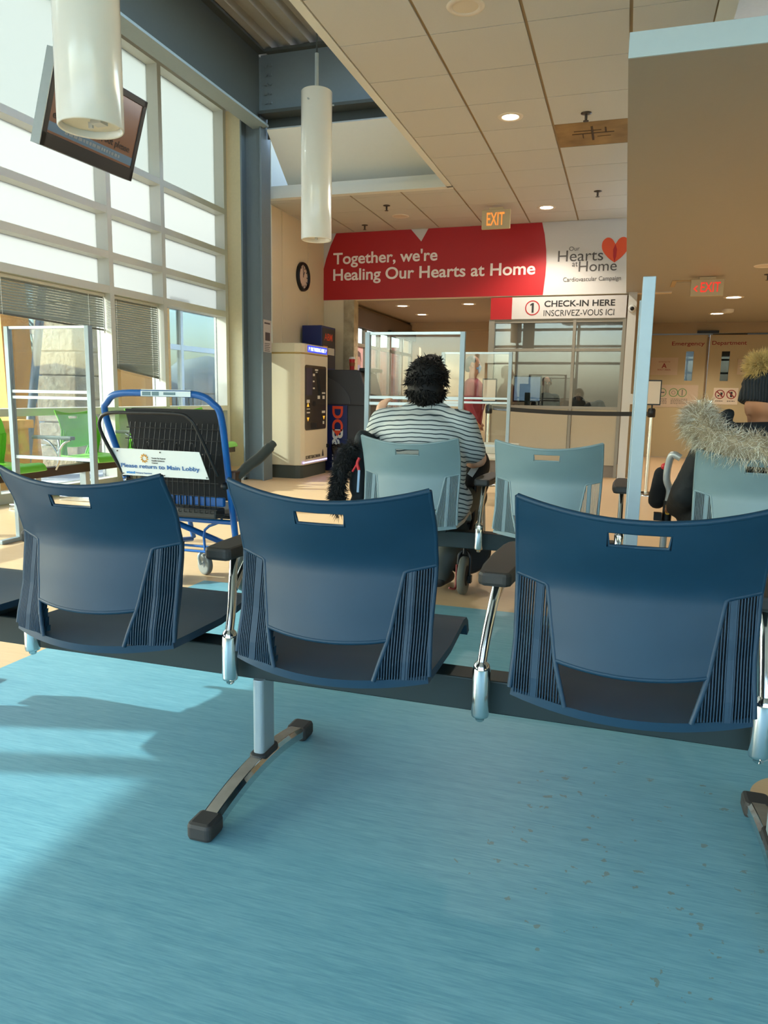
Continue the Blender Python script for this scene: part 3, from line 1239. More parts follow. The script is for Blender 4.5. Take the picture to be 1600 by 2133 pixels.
def beam_frame(label, x0, x1, y, arms, legs, rz=0.0):
    t = thing('beam_frame', label, 'seat frame', (0, y, 0), 0.0, None)
    MB().box(x0, x1, y - .042, y + .042, .296, .384).build('beam', M_BEAM, t, bevel=.004)
    for a in arms:
        a, dx = a if isinstance(a, tuple) else (a, 0.0)
        arm(a, y, t, dx)
    for q in legs:
        beam_leg(q, y - .055, t)
    return t


beam_frame('black beam with chrome arms and feet carrying the navy chairs', -2.6, 1.3, 1.84, (-1.69, (-1.005, -.045), (-.298, .02), (.338, .0)), (-2.30, -.935, .405))
beam_frame('black beam with chrome arms under the two left pale teal chairs', -1.45, .06, 3.87, (-1.39, -.685, .012), (-1.30, -.15))
beam_frame('black beam hidden under the pale teal chair on the right', .25, 1.95, 3.67, (.95,), (.45, 1.5))
t = thing('beam_frame', 'brown beam with chrome legs carrying the lime green chairs', 'seat frame', (-5.05, 6.8, 0))
MB().box(-5.10, -5.02, 4.6, 9.0, .30, .385).build('beam', mat('brown_beam', '3a2a1e', 0.5), t, bevel=.004)
for yy in (5.62, 6.82, 7.95):
    a = MB()
    a.tube([(-5.02, yy, .36), (-4.98, yy, .44), (-4.97, yy, .56), (-4.98, yy, .64)], .013, 10, k=5)
    a.tube([(-4.98, yy, .52), (-4.92, yy, .60), (-4.84, yy, .64)], .010, 8, k=5)
    a.tube([(-4.98, yy, .50), (-5.06, yy, .60), (-5.14, yy, .64)], .010, 8, k=5)
    p = a.build('armrest', M_CHROME, t)
    MB().prism(rrect(-5.26, -4.80, yy - .03, yy + .03, .02), 'xy', .64, .672).build('armrest_pad', mat('green_grey_pad', '4d5b4c', 0.6), p, bevel=.008)
for yy in (5.4, 6.05, 7.6, 8.7):
    MB().box(-5.09, -5.02, yy - .03, yy + .03, .05, .30).build('leg', M_ALU, t)
    MB().prism(rrect(-5.36, -4.76, yy - .03, yy + .03, .02), 'xy', .0, .05).build('foot', M_CHROME, t, bevel=.01)


# =================================================================== CLEAR DIVIDERS
def divider(label, cx, y, rz=0.0):
    t = thing('screen_divider', label, 'divider', (0, 0, 0), 0, 'clear framed dividers between seats')
    w_ = 0.335
    for s in (-1, 1):
        p = MB().box(s * w_ - .0165, s * w_ + .0165, -.022, .022, 0.03, 1.53)
        p.build('post', M_ALUP, t, bevel=.002, local=True)
        f = MB().box(s * w_ - .02, s * w_ + .02, -.19, .19, 0, .03)
        f.build('foot', M_ALUP, t, bevel=.004, local=True)
    for z0, z1 in ((1.512, 1.53), (1.072, 1.092), (1.030, 1.050), (.605, .628)):
        MB().box(-w_ + .0165, w_ - .0165, -.014, .014, z0, z1).build('rail', M_ALU, t, local=True)
    MB().box(-w_ + .0165, w_ - .0165, -.003, .003, 1.092, 1.512).build('acrylic_pane', M_ACRYL, t, local=True)
    MB().box(-w_ + .0165, w_ - .0165, -.003, .003, .628, 1.030).build('acrylic_pane', M_ACRYL, t, local=True)
    t.location = (cx, y, 0)
    t.rotation_euler = (0, 0, rz)
    return t


d0 = divider('clear framed divider in front of the lime green chairs', -3.835, 4.28, 0.02)
dup(d0, (-1.405, 5.03, 0), 0.04, 'clear framed divider facing the person in the striped shirt')
dup(d0, (-1.42, 7.36, 0), -0.25 * 0, 'farther clear divider in front of the belt post, masked person behind it')
dup(d0, (0.0545, 2.887 + .335, 0), pi / 2, 'clear divider seen edge on as a pale blue post right of centre')


# =================================================================== PENDANT LAMPS
def pendant(x, y, z0, z1, r, label):
    t = thing('pendant_lamp', label, 'lamp', (x, y, z0), 0, 'white glass cylinder pendants')
    sh = mat('white_opal_glass', 'e9e6da', 0.22, var=0.0, emit=0.0, coat=.4)
    b = MB().lathe([(r - .014, z0 + .05), (r - .012, z0 + .005), (r - .004, z0), (r, z0 + .006), (r, z1 - .006), (r - .006, z1), (.0, z1 + .002)], (x, y, 0), 40, cap=False)
    b.build('lamp_shade', sh, t)
    b = MB().lathe([(r - .015, z0 + .03), (.01, z0 + .031)], (x, y, 0), 40)
    b.build('diffuser', mat('opal_diffuser', 'd8cfb8', 0.4), t)
    b = MB().box(x - .01, x + .01, y - .006, y + .006, z0 + .004, z0 + .03).box(x + .02, x + .075, y - .03, y + .02, z0 + .012, z0 + .03)
    b.build('lamp_holder', M_WHITE, t)
    MB().cyl((x, y, z1), (x, y, z1 + .26), .014, n=12).build('stem', M_ALU, t)
    MB().cyl((x, y, z1 + .26), (x, y, 5.0), .006, n=8).build('cable', M_STEELD, t)
    for k in range(3):
        a = 2 * pi * k / 3 + .4
        MB().cyl((x + (r - .004) * cos(a), y + (r - .004) * sin(a), z1 - .09), (x + (r + .014) * cos(a), y + (r + .014) * sin(a), z1 - .09), .006, n=8).build('screw', M_ALU, t)


pendant(-2.32, 5.45, 2.255, 3.31, .115, 'white cylinder pendant hanging in front of the red banner')
pendant(-2.36, 2.97, 2.255, 3.31, .142, 'nearer white cylinder pendant hanging in front of the television')

# =================================================================== TELEVISION
k = 1.27
TL, TR, BR, BL = [Vector((0, 0, H)) + k * (Vector(p) - Vector((0, 0, 1.1))) for p in ((-2.698, 3.162, 2.713), (-2.721, 3.911, 2.736), (-2.859, 3.928, 2.317), (-2.836, 3.179, 2.295))]
ctr = (TL + TR + BR + BL) / 4
ex = ((TR - TL) + (BR - BL)).normalized()
ey = ((TL - BL) + (TR - BR))
ey = (ey - ex * ey.dot(ex)).normalized()
ez = ex.cross(ey)
W_, Hh = (TR - TL).length, (TL - BL).length
t = thing('television', 'dark flat screen television tilted down in front of the tall windows', 'television', tuple(ctr))


def tvp(a, c, d):
    return ctr + ex * a + ey * c + ez * d


def tvbox(mb, a0, a1, c0, c1, d0, d1, m=0):
    vs = [tvp(a, c, d) for d in (d0, d1) for c in (c0, c1) for a in (a0, a1)]
    mb.add(vs, [(0, 2, 3, 1), (4, 5, 7, 6), (0, 1, 5, 4), (2, 6, 7, 3), (0, 4, 6, 2), (1, 3, 7, 5)], m)
    return mb


a, c = W_ / 2, Hh / 2
b = MB()
tvbox(b, -a, a, c - .045, c, -.03, .012)
tvbox(b, -a, a, -c, -c + .085, -.03, .012)
tvbox(b, -a, -a + .04, -c, c, -.03, .012)
tvbox(b, a - .04, a, -c, c, -.03, .012)
tvbox(b, -a, a, -c, c, -.06, -.03)
b.build('housing', mat('glossy_black_plastic', '121315', 0.35, var=0), t, bevel=.004)
tvbox(MB(), -a - .006, -a, -c, c, -.06, .008).build('side_trim', M_ALU, t)
tvbox(MB(), -a + .04, a - .04, -c + .085, c - .045, -.03, .004).build('screen', mat('switched_on_screen', '5c4333', 0.2, var=0, coat=.2, emit=.22), t)
tvbox(MB(), -a + .04, a - .04, -c + .10, -c + .155, .004, .005).build('caption_bar', mat('caption_blue', '3b4f5c', 0.3, var=0, emit=.3), t)
Mt = Matrix((( ex.x, ey.x, ez.x, 0), (ex.y, ey.y, ez.y, 0), (ex.z, ey.z, ez.z, 0), (0, 0, 0, 1)))
o_ = tvp(-a + .07, -c + .165, .006)
text('screen_lettering', 'essful experience, but please', M_DKTX, t, 0, 0, 0, wid=W_ - .16, hei=.06, M=Matrix.Translation(o_) @ Mt, bold=.01)
b = MB()
q = -a + .2
while q < a - .2:
    w_ = random.uniform(.012, .04)
    tvbox(b, q, q + w_, -c + .118, -c + .138, .005, .006)
    q += w_ + .010
b.build('caption_marks', mat('dim_caption', '8c9499', 0.5, var=0), t)
b = MB()
b.cyl(tvp(0, 0, -.06), tvp(0, 0, -.16), .03, n=12)
pp = tvp(0, 0, -.16)
b.tube([pp, (pp.x, pp.y, pp.z + .3), (pp.x, pp.y, 5.02)], .022, 12)
b.build('ceiling_mount', M_BLACK, t)


# =================================================================== VENETIAN BLINDS
def blind(y0, y1, ztop, zl, zr, label):
    t = thing('venetian_blind', label, 'blind', (-5.68, (y0 + y1) / 2, ztop))
    x = -5.685
    MB().box(x - .02, x + .02, y0, y1, ztop - .03, ztop).build('head_rail', M_FRAME, t)
    n = int((ztop - .04 - min(zl, zr)) / .0265)
    b = MB()
    for i in range(n):
        zz = ztop - .045 - i * .0265
        f = i / max(1, n - 1)
        za = zz - max(0, f - .6) * 0
        zb0 = max(zz, zl + .018 + .004 * (n - i))
        zb1 = max(zz, zr + .018 + .004 * (n - i))
        b.add([(x - .009, y0, zb0 + .0125), (x + .009, y0, zb0 - .0125), (x + .009, y1, zb1 - .0125), (x - .009, y1, zb1 + .0125),
               (x - .008, y0, zb0 + .0132), (x + .010, y0, zb0 - .0118), (x + .010, y1, zb1 - .0118), (x - .008, y1, zb1 + .0132)],
              [(0, 1, 2, 3), (4, 7, 6, 5), (1, 5, 6, 2), (0, 3, 7, 4), (0, 4, 5, 1), (3, 2, 6, 7)])
    b.build('slats', mat('grey_blind_slats', '84867c', 0.5), t)
    b = MB()
    b.add([(x - .013, y0, zl), (x + .013, y0, zl), (x + .013, y1, zr), (x - .013, y1, zr), (x - .013, y0, zl + .016), (x + .013, y0, zl + .016), (x + .013, y1, zr + .016), (x - .013, y1, zr + .016)],
          [(0, 3, 2, 1), (4, 5, 6, 7), (0, 1, 5, 4), (2, 3, 7, 6), (1, 2, 6, 5), (0, 4, 7, 3)])
    b.build('bottom_rail', mat('dark_bottom_rail', '55564e', 0.5), t)
    for f in (.12, .84):
        y = y0 + (y1 - y0) * f
        MB().cyl((x + .014, y, ztop - .03), (x + .014, y, zl + (zr - zl) * f), .003, n=6).build('ladder_cord', M_WHITE, t)
    MB().cyl((x + .02, y1 - .03, ztop - .03), (x + .02, y1 - .03, zr - .03), .008, n=8).build('pull_cord', M_WHITE, t)


blind(5.56, 7.245, 2.172, 1.80, 1.765, 'half raised grey venetian blind over the leftmost window')
blind(7.335, 8.27, 2.172, 1.365, 1.25, 'long grey venetian blind with slanting bottom over the narrow window')


# =================================================================== CEILING FITTINGS
def downlight(x, y, z, label, on, r=.075, group='round ceiling downlights', power=0.0):
    t = thing('downlight', label, 'ceiling light', (x, y, z), 0, group)
    b = MB()
    b.lathe([(r + .035, z), (r + .03, z - .006), (r, z - .007), (r - .006, z - .001)], (x, y, 0), 32)
    b.build('trim_ring', mat('light_trim', 'd9cdb8', 0.5, var=0), t)
    m_ = mat('lit_lens', 'fff0d8', 0.5, var=0, emit=9.0) if on else mat('unlit_lens', 'd2c4aa', 0.4, var=0)
    MB().lathe([(r - .004, z - .002), (.005, z - .003)], (x, y, 0), 32).build('lens', m_, t)
    if on and power:
        lp = lamp('downlight_lamp', 'SPOT', (x, y, z - .03), power, (1, .90, .76), .07, (0, 0, 0), radians(135))
        lp.parent = t
        lp.location = (0, 0, -.03)


downlight(-1.10, 4.93, ZC, 'unlit round downlight at the top of the tiled ceiling', False, .085)
downlight(-1.10, 6.84, ZC, 'lit round downlight beside the stained ceiling tile', True, .075, power=60)
downlight(-1.11, 10.05, ZC, 'lit round downlight just above the white end of the banner', True, .085, power=60)
downlight(-3.05, 10.06, ZC, 'unlit round downlight above the notch of the red banner', False, .085)
downlight(-3.46, 11.61, 2.5, 'front left lit downlight in the vestibule ceiling', True, .08, power=22)
downlight(-2.38, 11.54, 2.5, 'front right lit downlight in the vestibule ceiling', True, .08, power=22)
downlight(-3.48, 12.88, 2.5, 'rear left lit downlight deep in the vestibule', True, .08, power=22)
downlight(-1.98 - .1, 12.99, 2.5, 'rear right lit downlight near the booth side wall', True, .08, power=22)
downlight(1.34, 11.58, 2.52, 'lit downlight right of the left pointing exit sign', True, .10, power=55)
downlight(1.35, 13.66, 2.52, 'lit downlight above the emergency doors', True, .10, power=55)
downlight(1.33, 9.0, 2.52, 'unlit downlight at the right edge of the low ceiling', False, .085)
# more lamps of the same low ceiling, outside the picture
for x, y in ((3.4, 6.0), (3.4, 9.5), (5.8, 6.0), (5.8, 10)):
    lp = lamp('canopy_lamp', 'SPOT', (x, y, 2.49), 70, (1, .90, .76), .08, (0, 0, 0), radians(140))


def sprinkler(x, y, z, label):
    t = thing('sprinkler', label, 'sprinkler', (x, y, z), 0, 'ceiling sprinkler heads')
    MB().lathe([(.045, z), (.045, z - .006), (.02, z - .012)], (x, y, 0), 20).build('escutcheon', mat('dull_bronze', '4a4036', 0.4, .6, var=0), t)
    b = MB().lathe([(.012, z - .012), (.012, z - .05), (.006, z - .06)], (x, y, 0), 12)
    b.lathe([(.024, z - .062), (.024, z - .066)], (x, y, 0), 12)
    b.build('sprinkler_head', mat('dull_bronze', '4a4036', 0.4, .6, var=0), t)


sprinkler(-.47, 6.92, ZC, 'sprinkler head just above the brown stained tile')
sprinkler(-.46, 9.43, ZC, 'sprinkler head above the white end of the banner')
sprinkler(-3.06, 9.47, ZC, 'sprinkler head left of the banner notch')
sprinkler(-3.70, 10.45, ZC, 'sprinkler head at the top left of the banner')
sprinkler(1.45, 9.6, 2.52, 'sprinkler head at the right edge under the low ceiling')
t = thing('smoke_detector', 'round smoke detector above the emergency doors', 'detector', (1.45, 13.1, 2.52))
MB().lathe([(.09, 2.52), (.085, 2.48), (.05, 2.465)], (1.45, 13.1, 0)).build('housing', M_CEILW, t)
t = thing('air_vent', 'square ceiling vent behind the left pointing exit sign', 'vent', (.72, 10.1, 2.52))
MB().box(.45, .98, 9.85, 10.35, 2.508, 2.52).build('vent_frame', mat('vent_tan', 'b59a6c', 0.6), t)
MB().box(.5, .93, 9.9, 10.3, 2.502, 2.508).build('louvre', M_SOFF, t)


def exit_sign(x0, x1, y, z0, z1, label, col, arrow, emit):
    t = thing('exit_sign', label, 'sign', ((x0 + x1) / 2, y, z1))
    MB().box(x0, x1, y - .025, y + .025, z0, z1).build('housing', mat('sign_beige', 'c0b08a', 0.5, var=0.02), t, bevel=.004)
    MB().box((x0 + x1) / 2 - .09, (x0 + x1) / 2 + .09, y - .03, y + .03, z1, z1 + .025).build('ceiling_bracket', mat('sign_beige', 'b8a67c', 0.5), t)
    w_ = x1 - x0
    m_ = mat('exit_' + col, col, 0.5, var=0, emit=emit)
    if arrow:
        text('exit_lettering', 'EXIT', m_, t, x0 + w_ * .30, y - .027, z0 + .045, wid=w_ * .60, hei=z1 - z0 - .08, bold=.008)
        b = MB()
        cx, cz = x0 + .03, (z0 + z1) / 2 - .01
        b.prism([(cx, cz), (cx + .035, cz + .035), (cx + .048, cz + .03), (cx + .018, cz), (cx + .048, cz - .03), (cx + .035, cz - .035)], 'xz', y - .029, y - .025)
        b.build('arrow', m_, t)
    else:
        text('exit_lettering', 'EXIT', m_, t, x0 + w_ * .18, y - .027, z0 + .04, wid=w_ * .62, hei=z1 - z0 - .075, bold=.008)


exit_sign(-1.885, -1.525, 9.8, 3.205, 3.435, 'beige exit sign with orange letters hanging before the banner', 'd8762e', False, .5)
exit_sign(.645, 1.0, 9.65, 2.30, 2.49, 'beige exit sign with red letters and left arrow under the low ceiling', 'd8281c', True, .35)

# =================================================================== BANNER
YB = 10.862
t = thing('wall_banner', 'red and white banner reading Together, we\'re Healing Our Hearts at Home', 'banner', (-2.2, YB, 2.52))
MB().box(-4.5, .5, YB, 10.868, 2.515, 3.488).build('banner_panel', M_WHV, t)
red = [(-4.5, 2.516), (-4.5, 2.98), (-4.46, 3.12), (-4.39, 3.31), (-4.299, 3.487), (-3.128, 3.487), (-2.971, 3.312), (-2.868, 3.487), (-1.248, 3.487), (-1.205, 3.32), (-1.175, 3.12), (-1.165, 2.95), (-1.170, 2.78), (-1.192, 2.516)]
MB().prism(red, 'xz', YB - .003, YB).build('red_field', M_RED, t)
text('slogan_lettering', "Together, we're", M_WHTX, t, -4.343, YB - .004, 2.985, wid=1.62, hei=.225, bold=.018)
text('slogan_lettering', 'Healing Our Hearts at Home', M_WHTX, t, -4.343, YB - .004, 2.745, wid=3.03, hei=.225, bold=.018)
text('logo_lettering', 'Our', M_GRTX, t, -.865, YB - .004, 3.095, wid=.14, hei=.055)
text('logo_lettering', 'Hearts', M_GRTX, t, -1.01, YB - .004, 2.955, wid=.60, hei=.145)
text('logo_lettering', 'at', M_GRTX, t, -.815, YB - .004, 2.885, wid=.075, hei=.06)
text('logo_lettering', 'Home', M_GRTX, t, -.725, YB - .004, 2.815, wid=.50, hei=.135)
text('logo_lettering', 'Cardiovascular Campaign', M_GRTX, t, -.925, YB - .004, 2.67, wid=.765, hei=.075)


def heart_half(s):
    pts = []
    for i in range(21):
        a = i / 20
        pts.append(a)
    out = [(0, -.19)]
    for p in smooth_path([(0, -.19, 0), (.09, -.12, 0), (.165, -.02, 0), (.17, .08, 0), (.115, .135, 0), (.05, .12, 0), (.0, .05, 0)], 5)[1:]:
        out.append((p.x, p.y))
    out += [(-.022, -.02), (-.02, -.10)]
    return [(-.26 + s * a, 3.11 + c) for a, c in out]


ORA = mat('orange_heart', 'dc4f22', 0.5, var=0)
MB().prism(heart_half(1), 'xz', YB - .003, YB).build('heart_emblem', ORA, t)
MB().prism(heart_half(-1), 'xz', YB - .005, YB - .002).build('heart_emblem', ORA, t)
MB().prism([(-.26, 3.16), (-.285, 3.09), (-.28, 3.0), (-.26, 2.92), (-.24, 3.0), (-.236, 3.09)], 'xz', YB - .007, YB - .003).build('heart_overlap', M_RED, t)

# =================================================================== CHECK-IN BOOTH
YC = 10.86
t = thing('checkin_sign', 'white check-in sign with red end above the booth glass', 'sign', (-1, YC, 2.19))
MB().box(-1.91, -.065, YC - .03, YC + .02, 2.19, 2.488).build('sign_board', M_WHV, t)
MB().box(-1.912, -1.61, YC - .034, YC - .03, 2.188, 2.49).build('red_end', M_RED, t)
b = MB()
ring(b, -1.323, 2.341, .088, .102, YC - .031)
b.build('number_ring', M_RED, t)
MB().prism([(-1.333, 2.275), (-1.305, 2.275), (-1.305, 2.407), (-1.328, 2.407), (-1.358, 2.386), (-1.352, 2.368), (-1.333, 2.38)], 'xz', YC - .033, YC - .031).build('number', M_DKTX, t)
text('sign_lettering', 'CHECK-IN HERE', M_DKTX, t, -1.16, YC - .032, 2.35, wid=.945, hei=.085, bold=.022)
text('sign_lettering', 'INSCRIVEZ-VOUS ICI', M_DKTX, t, -1.165, YC - .032, 2.225, wid=.945, hei=.082)
BFR = mat('booth_frame_taupe', '8f887a', 0.45, .2, var=.03)
BPAN = mat('booth_panel_beige', 'b3a78e', 0.55, var=.02)
t = thing('checkin_booth', 'glazed taupe check-in booth behind the belt barrier', 'booth', (-1, 10.95, 0))
b = MB()
b.box(-1.93, -1.85, 10.84, 10.96, 0, 2.19).box(-.10, -.055, 10.84, 10.96, 0, 2.19).box(-.755, -.715, 10.84, 10.96, 0, 2.19)
b.box(-1.85, -.10, 10.85, 10.95, 2.14, 2.19).box(-1.85, -.10, 10.85, 10.95, 1.745, 1.785).box(-1.85, -.10, 10.85, 10.95, .945, .985)
b.build('frame', BFR, t)
MB().box(-1.85, -.76, 10.86, 10.94, .17, .945).build('front_panel', BPAN, t)
MB().box(-.71, -.10, 10.86, 10.94, .17, .945).build('front_panel', BPAN, t)
MB().box(-1.85, -.10, 10.87, 10.95, 0, .165).build('plinth', mat('booth_plinth', '80766a', 0.6), t)
for x0, x1 in ((-1.85, -.755), (-.715, -.10)):
    for z0, z1 in ((.985, 1.745), (1.785, 2.14)):
        MB().box(x0, x1, 10.895, 10.905, z0, z1).build('pane', M_BOOTH, t)
MB().box(-1.85, -.02, 11.0, 11.55, .86, .90).build('counter', mat('booth_counter', '7d746a', 0.5), t)
struct(MB().box(-1.85, -.02, 13.2, 13.3, 0, 2.5).box(-1.85, -.02, 10.98, 13.3, 2.5, 2.56).build('wall_booth', mat('booth_wall', '9a8d78', 0.8)))
lamp('booth_lamp', 'AREA', (-.9, 12.2, 2.48), 9, (1, .9, .75), .8)
# things on the counter
t = thing('monitor', 'black computer monitor behind the booth glass, left of the clerk', 'monitor', (-1.45, 11.4, .9))
MB().box(-1.62, -1.20, 11.36, 11.39, 1.03, 1.42).build('housing', M_BLACK, t)
MB().box(-1.60, -1.22, 11.352, 11.36, 1.05, 1.40).build('screen', mat('monitor_back', '6f7f8c', 0.3, emit=.25), t)
MB().box(-1.43, -1.39, 11.37, 11.40, .9, 1.1).build('stand', M_BLACK, t)
t = thing('small_screen', 'small black upright card reader beside the clerk', 'device', (-1.28, 11.2, .9))
MB().box(-1.42, -1.34, 11.18, 11.21, .9, 1.17).build('housing', mat('dark_olive_device', '3b3a2c', 0.5), t)
t = thing('potted_plant', 'low dark green plant along the booth counter', 'plant', (-1.3, 11.15, .9))
b = MB()
for i in range(160):
    x, y = random.uniform(-1.8, -.85), random.uniform(11.05, 11.3)
    q = Vector((x, y, .90))
    d = Vector((random.uniform(-.05, .05), random.uniform(-.04, .04), random.uniform(.03, .10)))
    u = Vector((.012, 0, 0))
    b.add([q - u, q + u, q + d + u * .2, q + d - u * .2], [(0, 1, 2, 3)])
b.build('leaves', mat('dark_leaf', '22412a', 0.6, var=.3), t)
MB().box(-1.82, -.83, 11.04, 11.32, .875, .905).build('planter_tray', M_BLACK, t)
t = thing('security_camera', 'white dome security camera on the white pillar', 'camera', (.01, 10.79, 2.30))
MB().lathe([(.052, 0), (.052, -.02), (.038, -.035)], (.01, 10.80, 2.30), 24, 0, 'y').build('housing', M_WHITE, t)
MB().sph((.01, 10.768, 2.30), .027).build('camera_lens', M_BLACK, t)

# =================================================================== BELT BARRIER
def stanchion(x, y, label):
    t = thing('barrier_post', label, 'barrier post', (x, y, 0), 0, 'chrome belt barrier posts')
    MB().lathe([(.175, 0), (.175, .012), (.12, .025), (.03, .035)], (x, y, 0), 36).build('base', M_CHROME, t)
    MB().cyl((x, y, .03), (x, y, .90), .025, n=20).build('post', mat('satin_chrome', 'd6cfc0', 0.25, .9, var=0), t)
    MB().lathe([(.03, .895), (.042, .90), (.042, .985), (.03, 1.0)], (x, y, 0), 20).build('belt_cassette', M_BLACK, t)
    MB().cyl((x, y, 1.0), (x, y, 1.04), .008).build('sign_stem', M_BLACK, t)
    MB().box(x - .088, x + .088, y - .012, y + .012, 1.035, 1.32).build('sign_frame', M_BLACK, t)
    MB().box(x - .076, x + .076, y - .014, y - .012, 1.05, 1.305).build('blank_card', mat('blank_card', 'c4b6a4', 0.6, var=.02), t)


stanchion(.297, 9.12, 'chrome barrier post with blank sign, right of the pale blue post')
stanchion(-1.60, 9.2, 'chrome barrier post with blank sign, seen through the clear divider')
b = MB()
rows = []
for i in range(13):
    f = i / 12
    x = -1.553 + (.253 + 1.553) * f
    y = 9.2 - .08 * f
    z = .965 - .03 * f - .05 * 4 * f * (1 - f) * .5
    rows.append([Vector((x, y, z - .025)), Vector((x, y, z + .025))])
b.grid(rows)
o = b.build('barrier_belt', mat('black_webbing', '201f1e', 0.8), None, solid=.003)
tag(o, 'black retractable belt stretched across the front of the booth', 'belt')

# =================================================================== EMERGENCY DOORS
DOORM = mat('tan_door_laminate', 'a89670', 0.55, var=.03, scale=3)
YD = 15.2
for i, (x0, x1, wx0, wx1) in enumerate(((.30, 1.395, 1.03, 1.165), (1.425, 2.60, 1.645, 1.785))):
    b = MB()
    b.box(x0, wx0, YD + .02, YD + .07, .01, 2.30).box(wx1, x1, YD + .02, YD + .07, .01, 2.30)
    b.box(wx0, wx1, YD + .02, YD + .07, .01, 1.46).box(wx0, wx1, YD + .02, YD + .07, 2.0, 2.30)
    d = struct(b.build('door_%d' % (i + 2), DOORM))
    MB().box(wx0, wx1, YD + .04, YD + .05, 1.46, 2.0).build('pane', M_GLASS, d)
    hx = x1 - .10 if i == 0 else x0 + .06
    MB().box(hx, hx + .06, YD - .0, YD + .02, .85, 1.10).build('push_plate', M_CHROME, d)
    if i == 0:
        MB().box(x1 - .012, x1 + .018, YD + .0, YD + .05, .01, 2.26).build('door_gap_strip', mat('door_gap_brown', '6b5230', .45, .4), d)  # brown strip stands in for the dark shaded gap between the doors
text_t = thing('door_lettering', 'dark red Emergency Department lettering across the double doors', 'lettering', (1.4, YD + .018, 2.13))
text('emergency_word', 'Emergency', M_RDTX, text_t, .769, YD + .018, 2.085, wid=.57, hei=.095, bold=.012)
text('department_word', 'Department', M_RDTX, text_t, 1.466, YD + .018, 2.095, wid=.585, hei=.095, bold=.012)
t = thing('door_closer', 'flat black door operator above the gap of the doors', 'door operator', (1.38, 15.18, 2.35))
MB().box(1.19, 1.56, 15.14, 15.2, 2.325, 2.37).build('housing', M_BLACK, t)
# room behind the doors' panes
struct(MB().box(.1, 3.2, 17.6, 17.7, 0, 2.6).box(.1, 3.2, 15.3, 17.6, 2.5, 2.6).box(.0, .1, 15.4, 17.6, 0, 2.6).box(3.2, 3.3, 15.4, 17.6, 0, 2.6).build('wall_ward', mat('ward_grey', '9aa2a4', 0.7)))
struct(MB().box(1.5, 2.1, 15.6, 15.65, .8, 2.5).build('added_pane_board', mat('pane_board_brown', '3a2a1e', 0.7)))  # board added behind the right pane only to make it look dark
lamp('ward_lamp', 'AREA', (.9, 16.6, 2.45), 12, (.9, .95, 1), .6)


def poster(label, x0, x1, z0, z1, y=YD + .018, m=None):
    t = thing('notice', label, 'notice', ((x0 + x1) / 2, y, z0))
    MB().box(x0, x1, y - .003, y, z0, z1).build('sheet', m or mat('notice_paper', 'b59f86', 0.6, var=.02), t)
    return t


t = poster('grey notice with a red letter A on the left door', .42, .90, 1.56, 1.885)
text('notice_heading', 'ENTRANCE TO', M_RDTX, t, .56, YD + .014, 1.795, wid=.20, hei=.022)
text('notice_letter', 'A', M_RDTX, t, .615, YD + .014, 1.69, wid=.09, hei=.09, bold=.02)
text('notice_footer', 'WAIT AREA', M_RDTX, t, .54, YD + .014, 1.645, wid=.24, hei=.028)
t = poster('notice with three green circles on the left door', .52, 1.29, .96, 1.38)
GRN = mat('green_ink', '3d7a3a', 0.6, var=0)
for cx in (.655, .86, 1.015):
    b = MB()
    ring(b, cx, 1.235, .068, .08, YD + .0145, n=28)
    b.build('green_circle', GRN, t)
MB().box(.61, .70, YD + .012, YD + .0145, 1.225, 1.247).build('mask_icon', M_GRTX, t)
MB().box(1.008, 1.022, YD + .012, YD + .0145, 1.18, 1.29).build('spray_icon', M_GRTX, t)
b = MB()
ring(b, .86, 1.235, .028, .034, YD + .0145, n=16)
b.build('hand_icon', M_GRTX, t)
fine_print(t, M_GRTX, .58, 1.11, .17, .010, 4, .028, YD + .0145)
fine_print(t, M_GRTX, .82, 1.11, .30, .010, 4, .028, YD + .0145)
t = poster('white notice with two red prohibition signs on the right door', 1.56, 1.98, 1.03, 1.335, m=mat('notice_white', 'c9b8a2', 0.6))
for j, cx in enumerate((1.67, 1.865)):
    b = MB()
    ring(b, cx, 1.215, .068, .085, YD + .0145, n=28)
    b.prism([(cx - .06, 1.26), (cx - .047, 1.275), (cx + .06, 1.17), (cx + .047, 1.155)], 'xz', YD + .011, YD + .0135)
    b.build('prohibition_ring', M_RDTX, t)
MB().prism([(1.675, 1.25), (1.72, 1.25), (1.71, 1.17), (1.685, 1.17)], 'xz', YD + .0138, YD + .0148).box(1.63, 1.665, YD + .0138, YD + .0148, 1.175, 1.20).build('food_drink_icon', M_DKTX, t)
MB().box(1.845, 1.885, YD + .0138, YD + .0148, 1.165, 1.265).build('phone_icon', M_DKTX, t)
fine_print(t, M_DKTX, 1.60, 1.085, .13, .014, 1, .02, YD + .0145)
fine_print(t, M_DKTX, 1.80, 1.085, .13, .014, 1, .02, YD + .0145)
t = poster('pale notice half hidden by the fur pom-pom on the right door', 1.93, 2.25, 1.58, 1.86)
fine_print(t, M_GRTX, 1.99, 1.78, .14, .016, 4, .05, YD + .0145)
t = thing('wall_switch', 'small white plate on the white pillar beside the belt', 'switch', (.10, 10.75, 1.1))
MB().box(.065, .12, 10.79, 10.80, 1.03, 1.17).build('plate', M_WHITE, t)

# =================================================================== PAY PARKING KIOSK
KB = mat('kiosk_cream', 'd3c6a8', 0.5, var=.02)
KX0, KX1, KY0, KY1 = -4.47, -3.945, 8.80, 9.68
t = thing('parking_kiosk', 'cream pay parking machine beside the grey column', 'ticket machine', (-4.2, 9.2, 0))


def kprof(d=0.0):
    r = .10
    return [(KX0 + d, KY0 + d), (KX1 - r, KY0 + d), (KX1 - .03 - d * .5, KY0 + .03 + d * .5), (KX1 - d, KY0 + r), (KX1 - d, KY1 - d), (KX0 + d, KY1 - d)]


